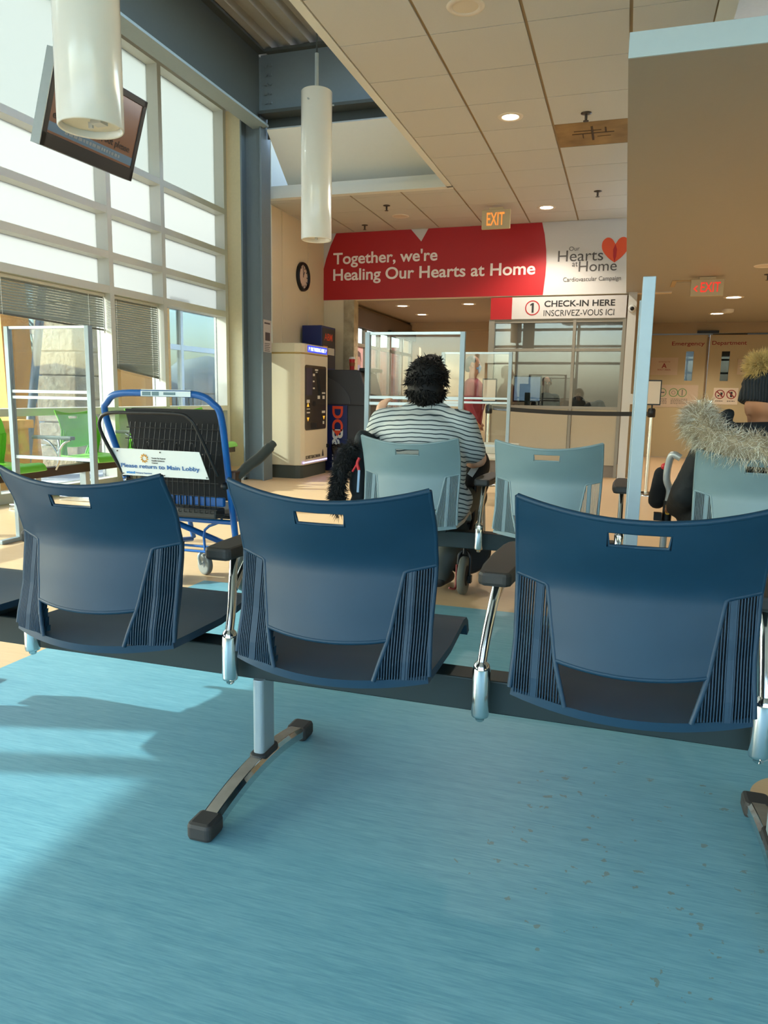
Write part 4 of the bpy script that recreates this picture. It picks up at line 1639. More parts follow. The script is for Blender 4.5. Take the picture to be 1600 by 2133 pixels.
MB().prism(kprof(), 'xy', .17, 1.60).build('body', KB, t, bevel=.008)
MB().prism(kprof(), 'xy', 1.615, 1.735).build('top_cap', KB, t, bevel=.012)
MB().prism(kprof(.008), 'xy', 1.60, 1.615).build('seam', mat('amber_seam', 'a8873e', 0.5), t)
MB().prism(kprof(.02), 'xy', 0, .17).build('plinth', mat('kiosk_plinth', '3c4038', 0.6), t)
MB().box(KX1 - .002, KX1 + .004, 8.99, 9.64, 1.632, 1.715).build('display', mat('blue_display', '1d35d8', 0.3, var=0, emit=.5), t)
text('display_lettering', 'P  PAY PARKING HERE  P', mat('display_text', 'cfe0ff', 0.4, var=0, emit=.8), t, KX1 + .006, 9.02, 1.648, wid=.59, hei=.05, face='+x', bold=.012)
panel = MB().prism(rrect(8.90, 9.61, .625, 1.465, .035), 'yz', KX1 - .002, KX1 + .006).build('control_panel', mat('smoked_panel', '33291f', 0.25, var=.05, coat=.3), t)
AMB = mat('amber_icon', 'e0a030', 0.5, var=0, emit=.4)
PALE = mat('pale_icon', 'cfc8b6', 0.5, var=0)
XI = KX1 + .0065
b = MB()
for y, z, up in ((8.99, .93, 1), (8.99, .79, -1), (9.53, .80, -1)):
    b.prism([(y - .035, z), (y + .035, z), (y, z + .05 * up)], 'yz', XI, XI + .002)
b.build('amber_arrow', AMB, panel)
b = MB()
for (y0, y1, z0, z1) in ((8.95, 9.04, .98, 1.02), (8.95, 9.05, .895, .905), (8.95, 9.05, .845, .862), (9.46, 9.57, 1.10, 1.12), (9.48, 9.55, 1.03, 1.075), (9.31, 9.39, 1.03, 1.075), (9.46, 9.57, .84, .87), (9.15, 9.21, 1.33, 1.36), (9.15, 9.2, 1.25, 1.27), (9.15, 9.21, 1.16, 1.18), (9.22, 9.32, 1.40, 1.42), (9.24, 9.30, 1.375, 1.388), (9.49, 9.54, .69, .73)):
    b.box(XI, XI + .002, y0, y1, z0, z1)
b.build('printed_icon', PALE, panel)
b = MB().box(XI, XI + .003, 8.93, 9.12, 1.08, 1.43)
b.build('card_screen', mat('dim_purple_screen', '2b2430', 0.25, var=0, emit=.1), panel)
b = MB().box(XI, XI + .003, 9.14, 9.24, .94, 1.0).box(XI, XI + .003, 9.08, 9.28, .64, .72)
b.prism([(9.27, 1.36), (9.35, 1.36), (9.42, 1.08), (9.34, 1.08)], 'yz', XI, XI + .003)
b.build('card_slot', M_BLACK, panel)
text('maker_lettering', 'SCHEIDT&BACHMANN', M_DKTX, t, KX1 + .002, 8.93, .245, wid=.49, hei=.045, face='+x', bold=.01)
b = MB().prism([(9.47, .25), (9.55, .25), (9.53, .31), (9.51, .345), (9.49, .31)], 'yz', KX1, KX1 + .002)
b.build('maker_emblem', M_GRTX, t)
MB().box(KX1 - .002, KX1 + .004, 8.86, 9.66, .198, .208).build('light_strip', mat('violet_light', '8f86ff', 0.4, var=0, emit=3.0), t)
MB().box(KX1 - .02, KX1 + .02, 9.64, 9.69, .36, .41).build('lock', M_BLACK, t)

# =================================================================== CASH MACHINE
CH = mat('charcoal_plastic', '34353a', 0.45, var=.04)
NV = mat('bank_blue', '12225e', 0.4, var=.03)
ORG = mat('bank_orange', 'e2461c', 0.5, var=0)
t = thing('cash_machine', 'charcoal and blue cash machine between the kiosk and the sliding doors', 'cash machine', (-4.0, 10.3, 0))
MB().box(-4.46, -3.76, 9.96, 10.62, 0, .95).build('blue_pedestal', NV, t, bevel=.006)
MB().box(-3.76, -3.47, 9.97, 10.62, 0, .95).build('safe_door', CH, t, bevel=.01)
MB().prism([(-4.46, .945), (-3.44, .945), (-3.44, 1.02), (-3.56, 1.41), (-3.62, 1.44), (-4.46, 1.44)], 'xz', 9.94, 10.64).build('hood', CH, t, bevel=.012)
arc = [(-4.4, 1.385)] + [(-4.4 + .70 * cos(a), .96 + .425 * sin(a)) for a in [pi / 2 - i * pi / 2 / 14 for i in range(15)]] + [(-4.4, .96)]
MB().prism(arc, 'xz', 9.925, 9.94).build('curved_fairing', mat('charcoal_light', '3d3e43', 0.4, var=.04), t, bevel=.006)
MB().box(-3.60, -3.44, 10.0, 10.58, 1.42, 1.47).build('visor', M_BLACK, t, bevel=.01)
tp = MB().box(-4.46, -4.16, 9.97, 10.50, 1.44, 2.06).build('topper', NV, t, bevel=.004)
MB().box(-4.16, -4.155, 10.0, 10.48, 1.47, 2.03).build('topper_front', mat('topper_dark', '22202c', 0.4, var=0), tp)
text('topper_lettering', 'ABM', ORG, tp, -4.153, 10.06, 1.86, wid=.30, hei=.10, face='+x', bold=.01)
MB().box(-4.155, -4.152, 10.02, 10.18, 1.62, 1.78).build('orange_tile', mat('orange_tile', 'c9772a', 0.5), tp)
MB().box(-4.155, -4.152, 10.2, 10.44, 1.66, 1.76).build('card_logos', PALE, tp)
text('bank_lettering', 'DC', ORG, t, -3.985, 9.958, .93, wid=.36, hei=.165, face='vert', bold=.03)
text('bank_lettering', 'Bank', mat('bank_white', 'e3e0da', 0.5, var=0), t, -3.985, 9.958, .60, wid=.55, hei=.165, face='vert', bold=.03)
MB().prism([(-3.97, .585), (-3.84, .585), (-3.905, .50)], 'xz', 9.955, 9.957).build('bank_emblem', ORG, t)
t = thing('waste_bin', 'black bin with bag in front of the blue cash machine pedestal', 'bin', (-3.93, 9.8, 0))
MB().lathe([(.095, 0), (.125, .34), (.12, .36)], (-3.775, 9.78, 0), 20).build('bin_body', M_BLACK, t)
b = MB()
rows = []
for i in range(25):
    a = 2 * pi * i / 24
    q = .012 * sin(a * 7) + .01 * sin(a * 11)
    rows.append([Vector((-3.775 + (r_ + q) * cos(a), 9.78 + (r_ + q) * sin(a), z)) for r_, z in ((.118, .26), (.132, .34), (.128, .40 + q), (.11, .38))])
b.grid(rows)
b.build('bin_liner', mat('black_plastic_bag', '0e0e10', 0.25, var=.1), t)
t = thing('coffee_cup', 'red paper coffee cup standing on the cash machine', 'cup', (-3.78, 10.2, 1.44))
MB().lathe([(.032, 1.442), (.042, 1.60)], (-3.78, 10.2, 0), 24).build('cup_body', M_RED, t)
MB().lathe([(.038, 1.50), (.0425, 1.55)], (-3.78, 10.2, 0), 24).build('sleeve', mat('cardboard_sleeve', '8a4a20', 0.7), t)
MB().lathe([(.045, 1.60), (.045, 1.615), (.038, 1.63)], (-3.78, 10.2, 0), 24).build('lid', M_WHITE, t)
# portrait poster on the sliding door
t = thing('door_poster', 'pink poster of a masked face on the sliding door glass', 'poster', (-4.13, 11.4, 1.3))
MB().box(-4.138, -4.132, 11.2, 11.66, 1.25, 1.9).build('sheet', mat('poster_pink', 'c9a3a6', 0.6, emit=0), t)
MB().prism(circ(11.43, 1.60, .13, 24), 'yz', -4.132, -4.130).build('printed_face', mat('printed_skin', 'a87f78', 0.6), t)
MB().prism(rrect(11.33, 11.53, 1.46, 1.57, .03), 'yz', -4.130, -4.128).build('printed_mask', mat('printed_mask_blue', '8d8ab0', 0.6), t)
MB().prism([(11.29, 1.62), (11.33, 1.76), (11.43, 1.79), (11.53, 1.76), (11.57, 1.62), (11.5, 1.70), (11.36, 1.70)], 'yz', -4.130, -4.128).build('printed_hair', mat('printed_hair', '5d4a4c', 0.6), t)
# clock
t = thing('wall_clock', 'round black rimmed clock on the beige wall above the kiosk', 'clock', (-4.49, 10.05, 2.74))
b = MB().lathe([(.16, .01), (.165, .045), (.19, .05), (.20, .03), (.20, 0)], (-4.5, 10.05, 2.74), 36, 0, 'x')
b.build('rim', M_BLACK, t)
MB().lathe([(.168, .018), (.01, .019)], (-4.5, 10.05, 2.74), 36, 0, 'x').build('dial', mat('clock_dial', 'd8c4b4', 0.5), t)
b = MB()
for i in range(12):
    a = 2 * pi * i / 12
    b.obox((-4.478, 10.05 + .135 * sin(a), 2.74 + .135 * cos(a)), (.003, .012, .03), (-a, 0, 0))
b.build('hour_marks', M_DKTX, t)
MB().obox((-4.476, 10.05 + .02, 2.74 + .035), (.003, .012, .085), (-.5, 0, 0)).build('hour_hand', M_DKTX, t)
MB().obox((-4.474, 10.05, 2.74 + .055), (.003, .008, .13), (.05, 0, 0)).build('minute_hand', M_DKTX, t)
# papers on the column
t = thing('notice', 'printed notices with a small photo taped to the grey column', 'notice', (-4.287, 8.53, 1.6))
MB().box(-4.289, -4.286, 8.425, 8.64, 1.60, 1.99).build('sheet', mat('grey_paper', 'b5aca2', 0.7), t)
b = MB().box(-4.286, -4.284, 8.47, 8.60, 1.74, 1.84).box(-4.286, -4.284, 8.45, 8.6, 1.94, 1.96)
b.build('printed_photo', mat('print_dark', '4a3f3c', 0.7), t)
b = MB()
for i in range(5):
    b.box(-4.286, -4.285, 8.45, 8.60 - .02 * (i % 2), 1.70 - .022 * i, 1.708 - .022 * i)
b.build('printed_lines', M_GRTX, t)

# =================================================================== WHEELCHAIR
t = thing('transport_wheelchair', 'bright blue transport wheelchair with a please return sign on its back', 'wheelchair', (-2.34, 3.6, 0))
NK = 8
fr = MB()
top = [(-2.02, 3.64, .14), (-2.005, 3.52, .636), (-1.985, 3.42, .96), (-2.02, 3.395, 1.04), (-2.11, 3.385, 1.083), (-2.35, 3.385, 1.088), (-2.58, 3.385, 1.083), (-2.665, 3.395, 1.04), (-2.70, 3.42, .96), (-2.66, 3.52, .62), (-2.63, 3.64, .14)]
fr.tube(top, .0185, 14, k=6)
fr.build('back_frame', M_BLUEP, t)
lf = MB()
for x in (-2.02, -2.63):
    lf.tube([(x, 3.58, .40), (x, 4.02, .40), (x + .0, 4.15, .16)], .016, 10, k=4)
    lf.tube([(x, 3.62, .22), (x + .05, 4.05, .17)], .016, 10)
lf.tube([(-2.63, 3.60, .385), (-2.02, 3.60, .385)], .014, 10)
lf.tube([(-2.55, 3.62, .40), (-2.22, 3.98, .15)], .018, 10)
lf.tube([(-2.30, 3.75, .16), (-2.30, 3.75, .30), (-2.18, 3.72, .36), (-2.17, 3.72, .40)], .008, 8, k=3)
for yy, z in ((3.72, .175), (3.80, .155), (3.95, .15)):
    lf.tube([(-2.60, yy, z), (-2.03, yy, z)], .008, 8)
lf.build('base_frame', M_BLUEP, t)
sb = MB()
rows = []
for i in range(9):
    f = i / 8
    rows.append([Vector((-2.63 + .58 * j / 10, 3.50 + .05 * (1 - f) - .06 * sin(pi * j / 10) * .0 + (.10 * (1 - f)), .50 + .50 * f)) for j in range(11)])
sb.grid(rows)
sb.build('back_sling', M_FABB, t, solid=.012)
MB().box(-2.62, -2.05, 3.52, 3.56, .93, 1.005).build('sling_hem', M_FABB, t, bevel=.01)
st = MB()
st.box(-2.61, -2.04, 3.58, 4.05, .405, .425)
st.build('seat', M_FABB, t, bevel=.005)
sl = MB()
sl.box(-2.62, -2.03, 3.50, 3.53, .485, .535)
sl.build('seat_bar', M_BLUEP, t, bevel=.006)
for i in range(12):
    x = -2.56 + i * .038
    MB().box(x, x + .004, 3.492, 3.50, .483, .537).build('basket_hook', M_BLACK, t)
# wire basket hung on the back
wb = MB()
for i in range(18):
    x = -2.60 + i * .0325
    wb.tube([(x, 3.50, .93), (x + .006, 3.44, .70), (x + .02, 3.42, .46), (x + .02, 3.55, .44)], .0028, 5)
for z, y in ((.90, 3.49), (.84, 3.475), (.77, 3.46), (.70, 3.44), (.62, 3.435), (.55, 3.43), (.48, 3.42)):
    wb.tube([(-2.62, y, z), (-2.02, y, z)], .0028, 5)
for x in (-2.54, -2.44, -2.35, -2.26, -2.17):
    wb.tube([(x - .012, 3.44, .79), (x - .008, 3.43, .825), (x + .008, 3.43, .825), (x + .012, 3.44, .79)], .003, 5, k=3)
wb.build('wire_basket', M_BLACK, t)
b = MB()
b.box(-2.60, -2.04, 3.44, 3.54, .425, .478)
b.build('basket_tray', mat('black_ribbed_plastic', '1b1e1d', 0.6, var=.1), t, bevel=.01)
lp = MB()
lp.tube([(-2.60, 3.43, .635), (-2.68, 3.36, .86), (-2.675, 3.34, .945), (-2.61, 3.335, .98), (-2.45, 3.335, .985), (-2.20, 3.335, .985), (-2.13, 3.34, .965), (-2.09, 3.36, .90), (-2.03, 3.45, .66)], .0095, 10, k=6)
lp.build('brake_handle', M_BLACK, t)
# sign board
A, B_, C_, D_ = [Vector(q) for q in ((-2.655, 3.395, .790), (-2.107, 3.395, .787), (-2.065, 3.418, .642), (-2.605, 3.418, .642))]
sg = MB()
n_ = Vector((0, .004, 0))
sg.add([A, B_, C_, D_, A + n_, B_ + n_, C_ + n_, D_ + n_], [(0, 1, 2, 3), (4, 7, 6, 5), (0, 4, 5, 1), (2, 6, 7, 3), (0, 3, 7, 4), (1, 5, 6, 2)])
sgn = sg.build('sign_board', mat('white_sign_plastic', 'd3d8d6', 0.4, var=.01), t)
exs = (B_ - A).normalized()
eys = (A - D_)
eys = (eys - exs * eys.dot(exs)).normalized()
ezs = exs.cross(eys)
Ms = Matrix(((exs.x, eys.x, ezs.x, 0), (exs.y, eys.y, ezs.y, 0), (exs.z, eys.z, ezs.z, 0), (0, 0, 0, 1)))


def spt(a, c):
    return D_ + exs * a + eys * c - Vector((0, .002, 0))


BL = mat('sign_blue', '2a5f9a', 0.5, var=0)
text('sign_lettering', 'Please return to Main Lobby', BL, sgn, 0, 0, 0, wid=.49, hei=.030, M=Matrix.Translation(spt(.0, .037)) @ Ms, bold=.012)
text('sign_maker', 'staxi', mat('sign_cyan', '2f86c8', 0.5, var=0), sgn, 0, 0, 0, wid=.055, hei=.014, M=Matrix.Translation(spt(.03, .011)) @ Ms, bold=.03)
text('sign_small_print', 'Emergency Department', BL, sgn, 0, 0, 0, wid=.10, hei=.009, M=Matrix.Translation(spt(.092, .012)) @ Ms)
for i, s_ in enumerate(('Thunder Bay Regional', 'Health Sciences', 'Centre')):
    text('sign_owner', s_, M_GRTX, sgn, 0, 0, 0, hei=.009, M=Matrix.Translation(spt(.20, .098 - .0125 * i)) @ Ms)
b = MB()
for i in range(10):
    a = 2 * pi * i / 10
    p0 = spt(.155, .10) + exs * cos(a) * .012 + eys * sin(a) * .012
    p1 = spt(.155, .10) + exs * cos(a + .45) * .026 + eys * sin(a + .45) * .026
    b.tube([p0, (p0 + p1) / 2, p1], [.0015, .0042, .001], 6)
b.build('sun_emblem', mat('sign_amber', 'd89a2e', 0.5, var=0), sgn)
b = MB()
for a, c in ((-.01, .135), (.26, .137), (.52, .138), (.01, .01), (.27, .01), (.53, .012)):
    p = spt(a + .0, c)
    b.cyl(p, p - Vector((0, .004, 0)), .004, n=8)
b.build('screw', M_GRTX, sgn)
# label on the push bar
MB().box(-2.43, -2.13, 3.362, 3.368, 1.072, 1.10).box(-2.43, -2.13, 3.366, 3.39, 1.1045, 1.1075).build('bar_label', mat('label_white', 'c5d3d8', 0.5), t)
b = MB().box(-2.42, -2.37, 3.36, 3.362, 1.076, 1.096).box(-2.36, -2.32, 3.36, 3.362, 1.076, 1.096).box(-2.29, -2.22, 3.36, 3.362, 1.08, 1.094)
b.build('label_print', mat('label_print', '50707a', 0.5), t)
hb = MB()
hb.tube([(-2.0, 3.53, .625), (-1.975, 3.60, .665), (-1.96, 3.66, .70), (-1.94, 3.74, .735), (-1.92, 3.82, .785), (-1.905, 3.86, .815)], [.018, .026, .029, .030, .030, .022], 12, k=4)
hb.build('armrest_grip', mat('grip_rubber', '41443f', 0.65), t)
hb = MB()
hb.tube([(-2.66, 3.53, .625), (-2.67, 3.66, .70), (-2.66, 3.86, .815)], [.02, .024, .018], 12, k=4)
hb.build('armrest_grip', mat('grip_rubber', '41443f', 0.65), t)
MB().box(-2.01, -1.965, 3.52, 3.59, .59, .68).build('grip_hinge', mat('hinge_brown', '4a2c1c', 0.5), t, bevel=.008)
for x in (-2.02, -2.63):
    MB().sph((x, 3.50, .60), .022).build('pivot_knob', M_BLACK, t)


def wheel(x, y, r, w_, parent, rz=0.0, name='wheel'):
    tt = MB().lathe([(r * .72, -w_ / 2), (r * .96, -w_ / 2), (r, -w_ * .3), (r, w_ * .3), (r * .96, w_ / 2), (r * .72, w_ / 2)], (0, 0, 0), 30, 0, 'x')
    hubm = MB().lathe([(r * .2, -w_ * .55), (r * .72, -w_ * .35), (r * .72, w_ * .35), (r * .2, w_ * .55)], (0, 0, 0), 24, 0, 'x')
    R = Matrix.Translation((x, y, r)) @ Matrix.Rotation(rz, 4, 'Z')
    for q in (tt, hubm):
        q.v = [tuple(R @ Vector(v)) for v in q.v]
    o = tt.build(name, mat('grey_tyre', '6d706c', 0.7), parent)
    hubm.build('hub', mat('grey_hub', '7f878a', 0.45), o)
    return o


for x, y, rz in ((-2.37, 3.86, 1.1), (-1.93, 4.05, .2)):
    wh = wheel(x, y, .064, .03, t, rz, 'caster')
    MB().tube([(x - .02, y - .02, .064), (x - .025, y - .03, .12), (x, y, .15)], .009, 8, k=3).build('caster_fork', M_ALU, wh)
for x in (-1.965, -2.685):
    wheel(x, 3.62, .12, .03, t, 0)

# =================================================================== PEOPLE
def fingers(_b, wrist, d, n, side, s=1.0, curl=.6):
    """five finger chains rooted in the palm: d forward, n palm normal (down side), side = thumb direction"""
    out = []
    d, n, side = Vector(d).normalized(), Vector(n).normalized(), Vector(side).normalized()
    w = Vector(wrist)
    out.append(('c', w, .026 * s, w + d * .055 * s, .026 * s))
    for k, (o_, L) in enumerate(((.027, .070), (.009, .078), (-.009, .073), (-.026, .058))):
        p = w + d * .075 * s + side * o_ * s
        out.append(('c', w + d * .02 * s + side * o_ * .6 * s, .013 * s, p, .0105 * s))
        dd = (d + n * curl * .5).normalized()
        q = p + dd * L * .5 * s
        out.append(('c', p, .0098 * s, q, .009 * s))
        dd = (d + n * curl * 1.6).normalized()
        out.append(('c', q, .009 * s, q + dd * L * .5 * s, .0075 * s))
    p = w + d * .02 * s + side * .024 * s
    q = p + (side + d * .8 + n * .3).normalized() * .042 * s
    out.append(('c', p, .013 * s, q, .0105 * s))
    out.append(('c', q, .0105 * s, q + (d + n * .5 + side * .2).normalized() * .032 * s, .0085 * s))
    return out


def head_prims(c, s, fd):
    """cranium, jaw, nose, ears, brow; fd = facing direction in plan"""
    c = Vector(c)
    f = Vector((fd[0], fd[1], 0)).normalized()
    r = Vector((f.y, -f.x, 0))
    u = Vector((0, 0, 1))
    P_ = []
    P_.append(('e', c + u * .02 * s - f * .01 * s, (.080 * s, .092 * s, .095 * s) if abs(f.y) > .7 else (.092 * s, .080 * s, .095 * s)))
    P_.append(('c', c + f * .02 * s - u * .03 * s, .062 * s, c + f * .045 * s - u * .085 * s, .040 * s))
    P_.append(('c', c + f * .085 * s + u * .0 * s, .011 * s, c + f * .104 * s - u * .028 * s, .014 * s))
    P_.append(('c', c + f * .078 * s - u * .062 * s + r * .018 * s, .011 * s, c + f * .078 * s - u * .062 * s - r * .018 * s, .011 * s))
    P_.append(('c', c + f * .078 * s + u * .024 * s + r * .035 * s, .010 * s, c + f * .078 * s + u * .024 * s - r * .035 * s, .010 * s))
    for q in (1, -1):
        e = c + r * q * .085 * s - f * .012 * s - u * .008 * s
        P_.append(('c', e + u * .022 * s, .017 * s, e - u * .024 * s, .013 * s))
    return P_


def eyes(c, s, fd, parent):
    c = Vector(c)
    f = Vector((fd[0], fd[1], 0)).normalized()
    r = Vector((f.y, -f.x, 0))
    b = MB()
    for q in (1, -1):
        b.sph(c + f * .078 * s + r * q * .032 * s + Vector((0, 0, .004 * s)), .011 * s, 0, 10, 8)
    b.build('eye', mat('dark_eye', '1c1512', 0.2, var=0), parent)


# ---- seated person in the striped shirt (chair at -1.034, 3.87)
S = Vector((-1.05, 3.93, 0))
t = thing('person', 'person with black curly hair in a striped shirt, seated with back turned', 'person', (-1.05, 3.93, 0))
hc = Vector((-1.03, 4.0, 1.17))
face = (.35, .94)
body = head_prims(hc, 1.08, face)
body += [('c', (-1.035, 3.985, .98), .066, (-1.03, 3.99, 1.12), .060),
         ('e', (-1.05, 3.93, .66), (.23, .15, .30)), ('e', (-1.04, 3.94, .50), (.25, .18, .12)),
         ('c', (-1.22, 3.95, .95), .07, (-.88, 3.95, .95), .07),
         ('c', (-1.29, 3.97, .94), .062, (-1.40, 4.14, .80), .047), ('c', (-1.40, 4.14, .80), .046, (-1.405, 4.24, .955), .033),
         ('c', (-.83, 3.97, .94), .062, (-.755, 4.05, .76), .05), ('c', (-.755, 4.05, .76), .046, (-.86, 4.30, .70), .034),
         ('c', (-1.16, 3.98, .50), .095, (-1.22, 4.42, .50), .07), ('c', (-1.22, 4.42, .50), .066, (-1.22, 4.40, .10), .042),
         ('c', (-.92, 3.98, .50), .095, (-.84, 4.40, .50), .07), ('c', (-.84, 4.40, .50), .066, (-.955, 4.06, .13), .045),
         ('c', (-1.22, 4.38, .05), .04, (-1.22, 4.55, .04), .035), ('c', (-.955, 4.05, .09), .04, (-.94, 4.18, .04), .035)]
body += fingers(None, (-1.405, 4.25, .965), (.15, .35, .9), (.5, .4, -.1), (.8, -.2, 0), 1.0, .7)
body += fingers(None, (-.87, 4.32, .70), (-.4, .9, -.05), (0, 0, -1), (-.8, -.4, .2), 1.0, .5)
blob('body', body, M_SKIN, t, .011, 4)
eyes(hc, 1.08, face, t)
sh_ = [('e', (-1.055, 3.93, .70), (.265, .175, .28)), ('e', (-1.05, 3.92, .88), (.235, .145, .14)), ('e', (-1.035, 3.94, .54), (.285, .20, .14)), ('e', (-.92, 3.90, .52), (.165, .18, .12)),
       ('c', (-1.24, 3.95, .955), .080, (-.85, 3.95, .955), .080), ('c', (-1.12, 3.965, 1.0), .065, (-.95, 3.965, 1.0), .065), ('c', (-1.035, 3.985, 1.01), .076, (-1.035, 3.99, 1.045), .068),
       ('c', (-1.275, 3.96, .945), .085, (-1.375, 4.09, .845), .066),
       ('c', (-.83, 3.96, .945), .085, (-.775, 4.03, .80), .070)]
blob('striped_shirt', sh_, M_SHIRT, t, .012, 8)
tr_ = [('c', (-1.16, 3.96, .49), .115, (-1.22, 4.43, .50), .088), ('c', (-1.22, 4.43, .50), .085, (-1.22, 4.40, .13), .062),
       ('c', (-.92, 3.96, .49), .115, (-.84, 4.41, .50), .088), ('c', (-.84, 4.41, .50), .086, (-.955, 4.05, .10), .070), ('e', (-1.04, 3.96, .47), (.24, .17, .10))]
blob('trousers', tr_, M_DENIM, t, .013, 6)
so = [('c', (-1.22, 4.37, .05), .046, (-1.22, 4.58, .04), .038), ('c', (-.955, 4.03, .06), .046, (-.935, 4.22, .04), .038)]
for q_ in so:
    blob('shoe', [q_], M_RUBBER, t, .011, 4)
# hair: a full mop with loose curls
hb_ = [('e', hc + Vector((-.005, -.03, .035)), (.108, .115, .105)), ('e', hc + Vector((-.005, -.055, -.045)), (.102, .085, .075)), ('e', hc + Vector((.01, .0, .11)), (.06, .06, .045)), ('e', hc + Vector((.055, .0, .03)), (.05, .08, .07))]
hr = blob('hair', hb_, M_HAIR, t, .010, 4)
b = MB()
roots = []
for i in range(1500):
    a = random.uniform(0, 2 * pi)
    zz = random.uniform(-.95, 1)
    q = math.sqrt(max(0, 1 - zz * zz))
    n = Vector((q * cos(a), q * sin(a), zz))
    if n.y > .35 and n.z < .45 and n.x < .75:
        continue
    p = hc + Vector((-.005, -.033, .015)) + Vector((n.x * .102, n.y * .108, n.z * .112 - (.03 if n.z < -.2 else 0)))
    roots.append((p, n + Vector((0, 0, -.25))))
strands(b, roots, .038, .0045, curl=2.4, droop=1.6, seg=4, jit=.8)
roots = [(hc + Vector((random.uniform(-.05, .06), random.uniform(-.05, .03), .12)), (random.uniform(-.6, .6), random.uniform(-.6, .2), .9)) for _ in range(160)]
strands(b, roots, .036, .004, curl=2.4, droop=.6, seg=4, jit=.6)
b.build('loose_curls', M_HAIR, hr)
# bag on the lap
t = thing('shoulder_bag', 'black bag with a white paper on the lap of the striped shirt', 'bag', (-.78, 4.3, .6))
blob('bag_body', [('e', (-.80, 4.27, .70), (.075, .12, .105)), ('e', (-.82, 4.25, .64), (.07, .10, .06))], M_FABB, t, .012, 6)
MB().obox((-.785, 4.155, .705), (.035, .006, .12), (0, .55, 0)).build('paper', mat('white_paper', 'b9c0c2', 0.7), t)

# ---- walker parked at the striped shirt's feet
t = thing('walker', 'folding walker with grey front wheel parked under the teal chair', 'walker', (-.8, 4.1, 0))
MB().lathe([(.07, -.018), (.102, -.018), (.108, -.010), (.108, .010), (.102, .018), (.07, .018)], (-.80, 3.99, .108), 32, 0, 'x').build('wheel', mat('walker_tyre', '5c5e55', 0.8), t)
MB().lathe([(.015, -.025), (.07, -.016), (.07, .016), (.015, .025)], (-.80, 3.99, .108), 24, 0, 'x').build('hub', M_BLACK, t)
b = MB()
holes = ((.045, .085, .022), (-.085, .0, .014), (-.07, -.06, .012), (.05, -.01, .009))
N = 40
b.lathe([(.152, -.006), (.158, 0), (.152, .006), (.142, .008), (.142, -.008), (.152, -.006)], (-.845, 4.22, .215), 40, 0, 'y')
# disc cut by radial spokes around the holes
for i in range(20):
    for j in range(20):
        u, v = -.145 + .29 * i / 20, -.145 + .29 * j / 20
        du = .29 / 20
        cu, cv = u + du / 2, v + du / 2
        if math.hypot(cu, cv) > .146 or any(math.hypot(cu - hx, cv - hz) < hr_ + .002 for hx, hz, hr_ in holes):
            continue
        b.box(-.845 + u, -.845 + u + du, 4.215, 4.225, .215 + v, .215 + v + du)
b.build('large_disc', M_BLACK, t, weld=True)
b = MB()
b.tube([(-.80, 4.0, .225), (-.80, 4.05, .30), (-.80, 4.2, .38), (-.80, 4.25, .62)], .013, 8, k=4)
b.tube([(-.832, 3.99, .11), (-.832, 4.0, .22), (-.80, 4.02, .25)], .008, 8, k=3)
b.tube([(-.768, 3.99, .11), (-.768, 4.0, .22), (-.80, 4.02, .25)], .008, 8, k=3)
b.box(-.775, -.755, 3.97, 4.01, .07, .11)
b.build('fork', M_BLACK, t)
b = MB()
b.tube([(-.838, 3.98, .17), (-.838, 3.97, .06), (-.842, 3.95, .035), (-.868, 3.93, .045)], .0065, 8, k=3)
b.build('brake_lever', mat('dark_red_paint', '7a2c26', 0.5), t)
b = MB()
for x in (-.80, -1.25):
    b.tube([(x, 4.25, .62), (x, 4.5, .60)], .012, 8)
    b.tube([(x, 4.5, .60), (x, 4.62, .10)], .012, 8)
b.tube([(-.80, 4.5, .60), (-1.25, 4.5, .60)], .012, 8)
b.build('walker_frame', M_ALU, t)
MB().lathe([(.05, -.02), (.10, -.02), (.10, .02), (.05, .02)], (-.80, 4.64, .10), 24, 0, 'x').lathe([(.05, -.02), (.10, -.02), (.10, .02), (.05, .02)], (-1.25, 4.64, .10), 24, 0, 'x').build('wheel', mat('walker_tyre', '5c5e55', 0.8), t)

# ---- black coat with fur trim draped on the left of that chair
t = thing('coat', 'black winter coat with black fur trim hanging left of the striped shirt', 'coat', (-1.36, 3.9, .44))
blob('coat_body', [('c', (-1.345, 3.80, .86), .045, (-1.36, 3.82, .60), .065), ('c', (-1.35, 3.95, .80), .05, (-1.37, 3.98, .50), .07), ('c', (-1.345, 3.80, .88), .035, (-1.34, 3.95, .84), .04), ('e', (-1.36, 3.88, .50), (.07, .14, .07))], M_JACKET, t, .013, 5)
cf = [(-1.375, 3.76, .82), (-1.42, 3.75, .76), (-1.445, 3.74, .66), (-1.46, 3.74, .56), (-1.45, 3.74, .48)]
b = MB().tube(cf, .035, 10, k=4)
FB = mat('black_fur', '111112', 0.7, var=.3)
fu = b.build('fur_trim', FB, t)
b = MB()
roots = []
pts = smooth_path(cf, 10)
for i in range(2600):
    p = random.choice(pts)
    n = Vector((random.gauss(-.3, 1), random.gauss(-.4, 1), random.gauss(0, .6))).normalized()
    roots.append((p + n * .03 + Vector((0, 0, random.uniform(-.02, .02))), n + Vector((0, 0, -.4))))
strands(b, roots, .045, .0022, curl=.6, droop=.5, seg=3, jit=.35)
b.build('fur_pile', FB, fu)
b = MB().tube([(-1.335, 3.73, .765), (-1.345, 3.725, .735), (-1.335, 3.725, .70)], .009, 8, k=3)
b.tube([(-1.345, 3.725, .735), (-1.37, 3.72, .69)], .006, 8)
b.build('red_toggle', mat('red_cord', 'c9262c', 0.5, var=0), t)
MB().obox((-1.335, 3.72, .64), (.012, .008, .12), (0, .05, 0)).build('lining', mat('pale_blue_lining', '8fa8c4', 0.7), t)

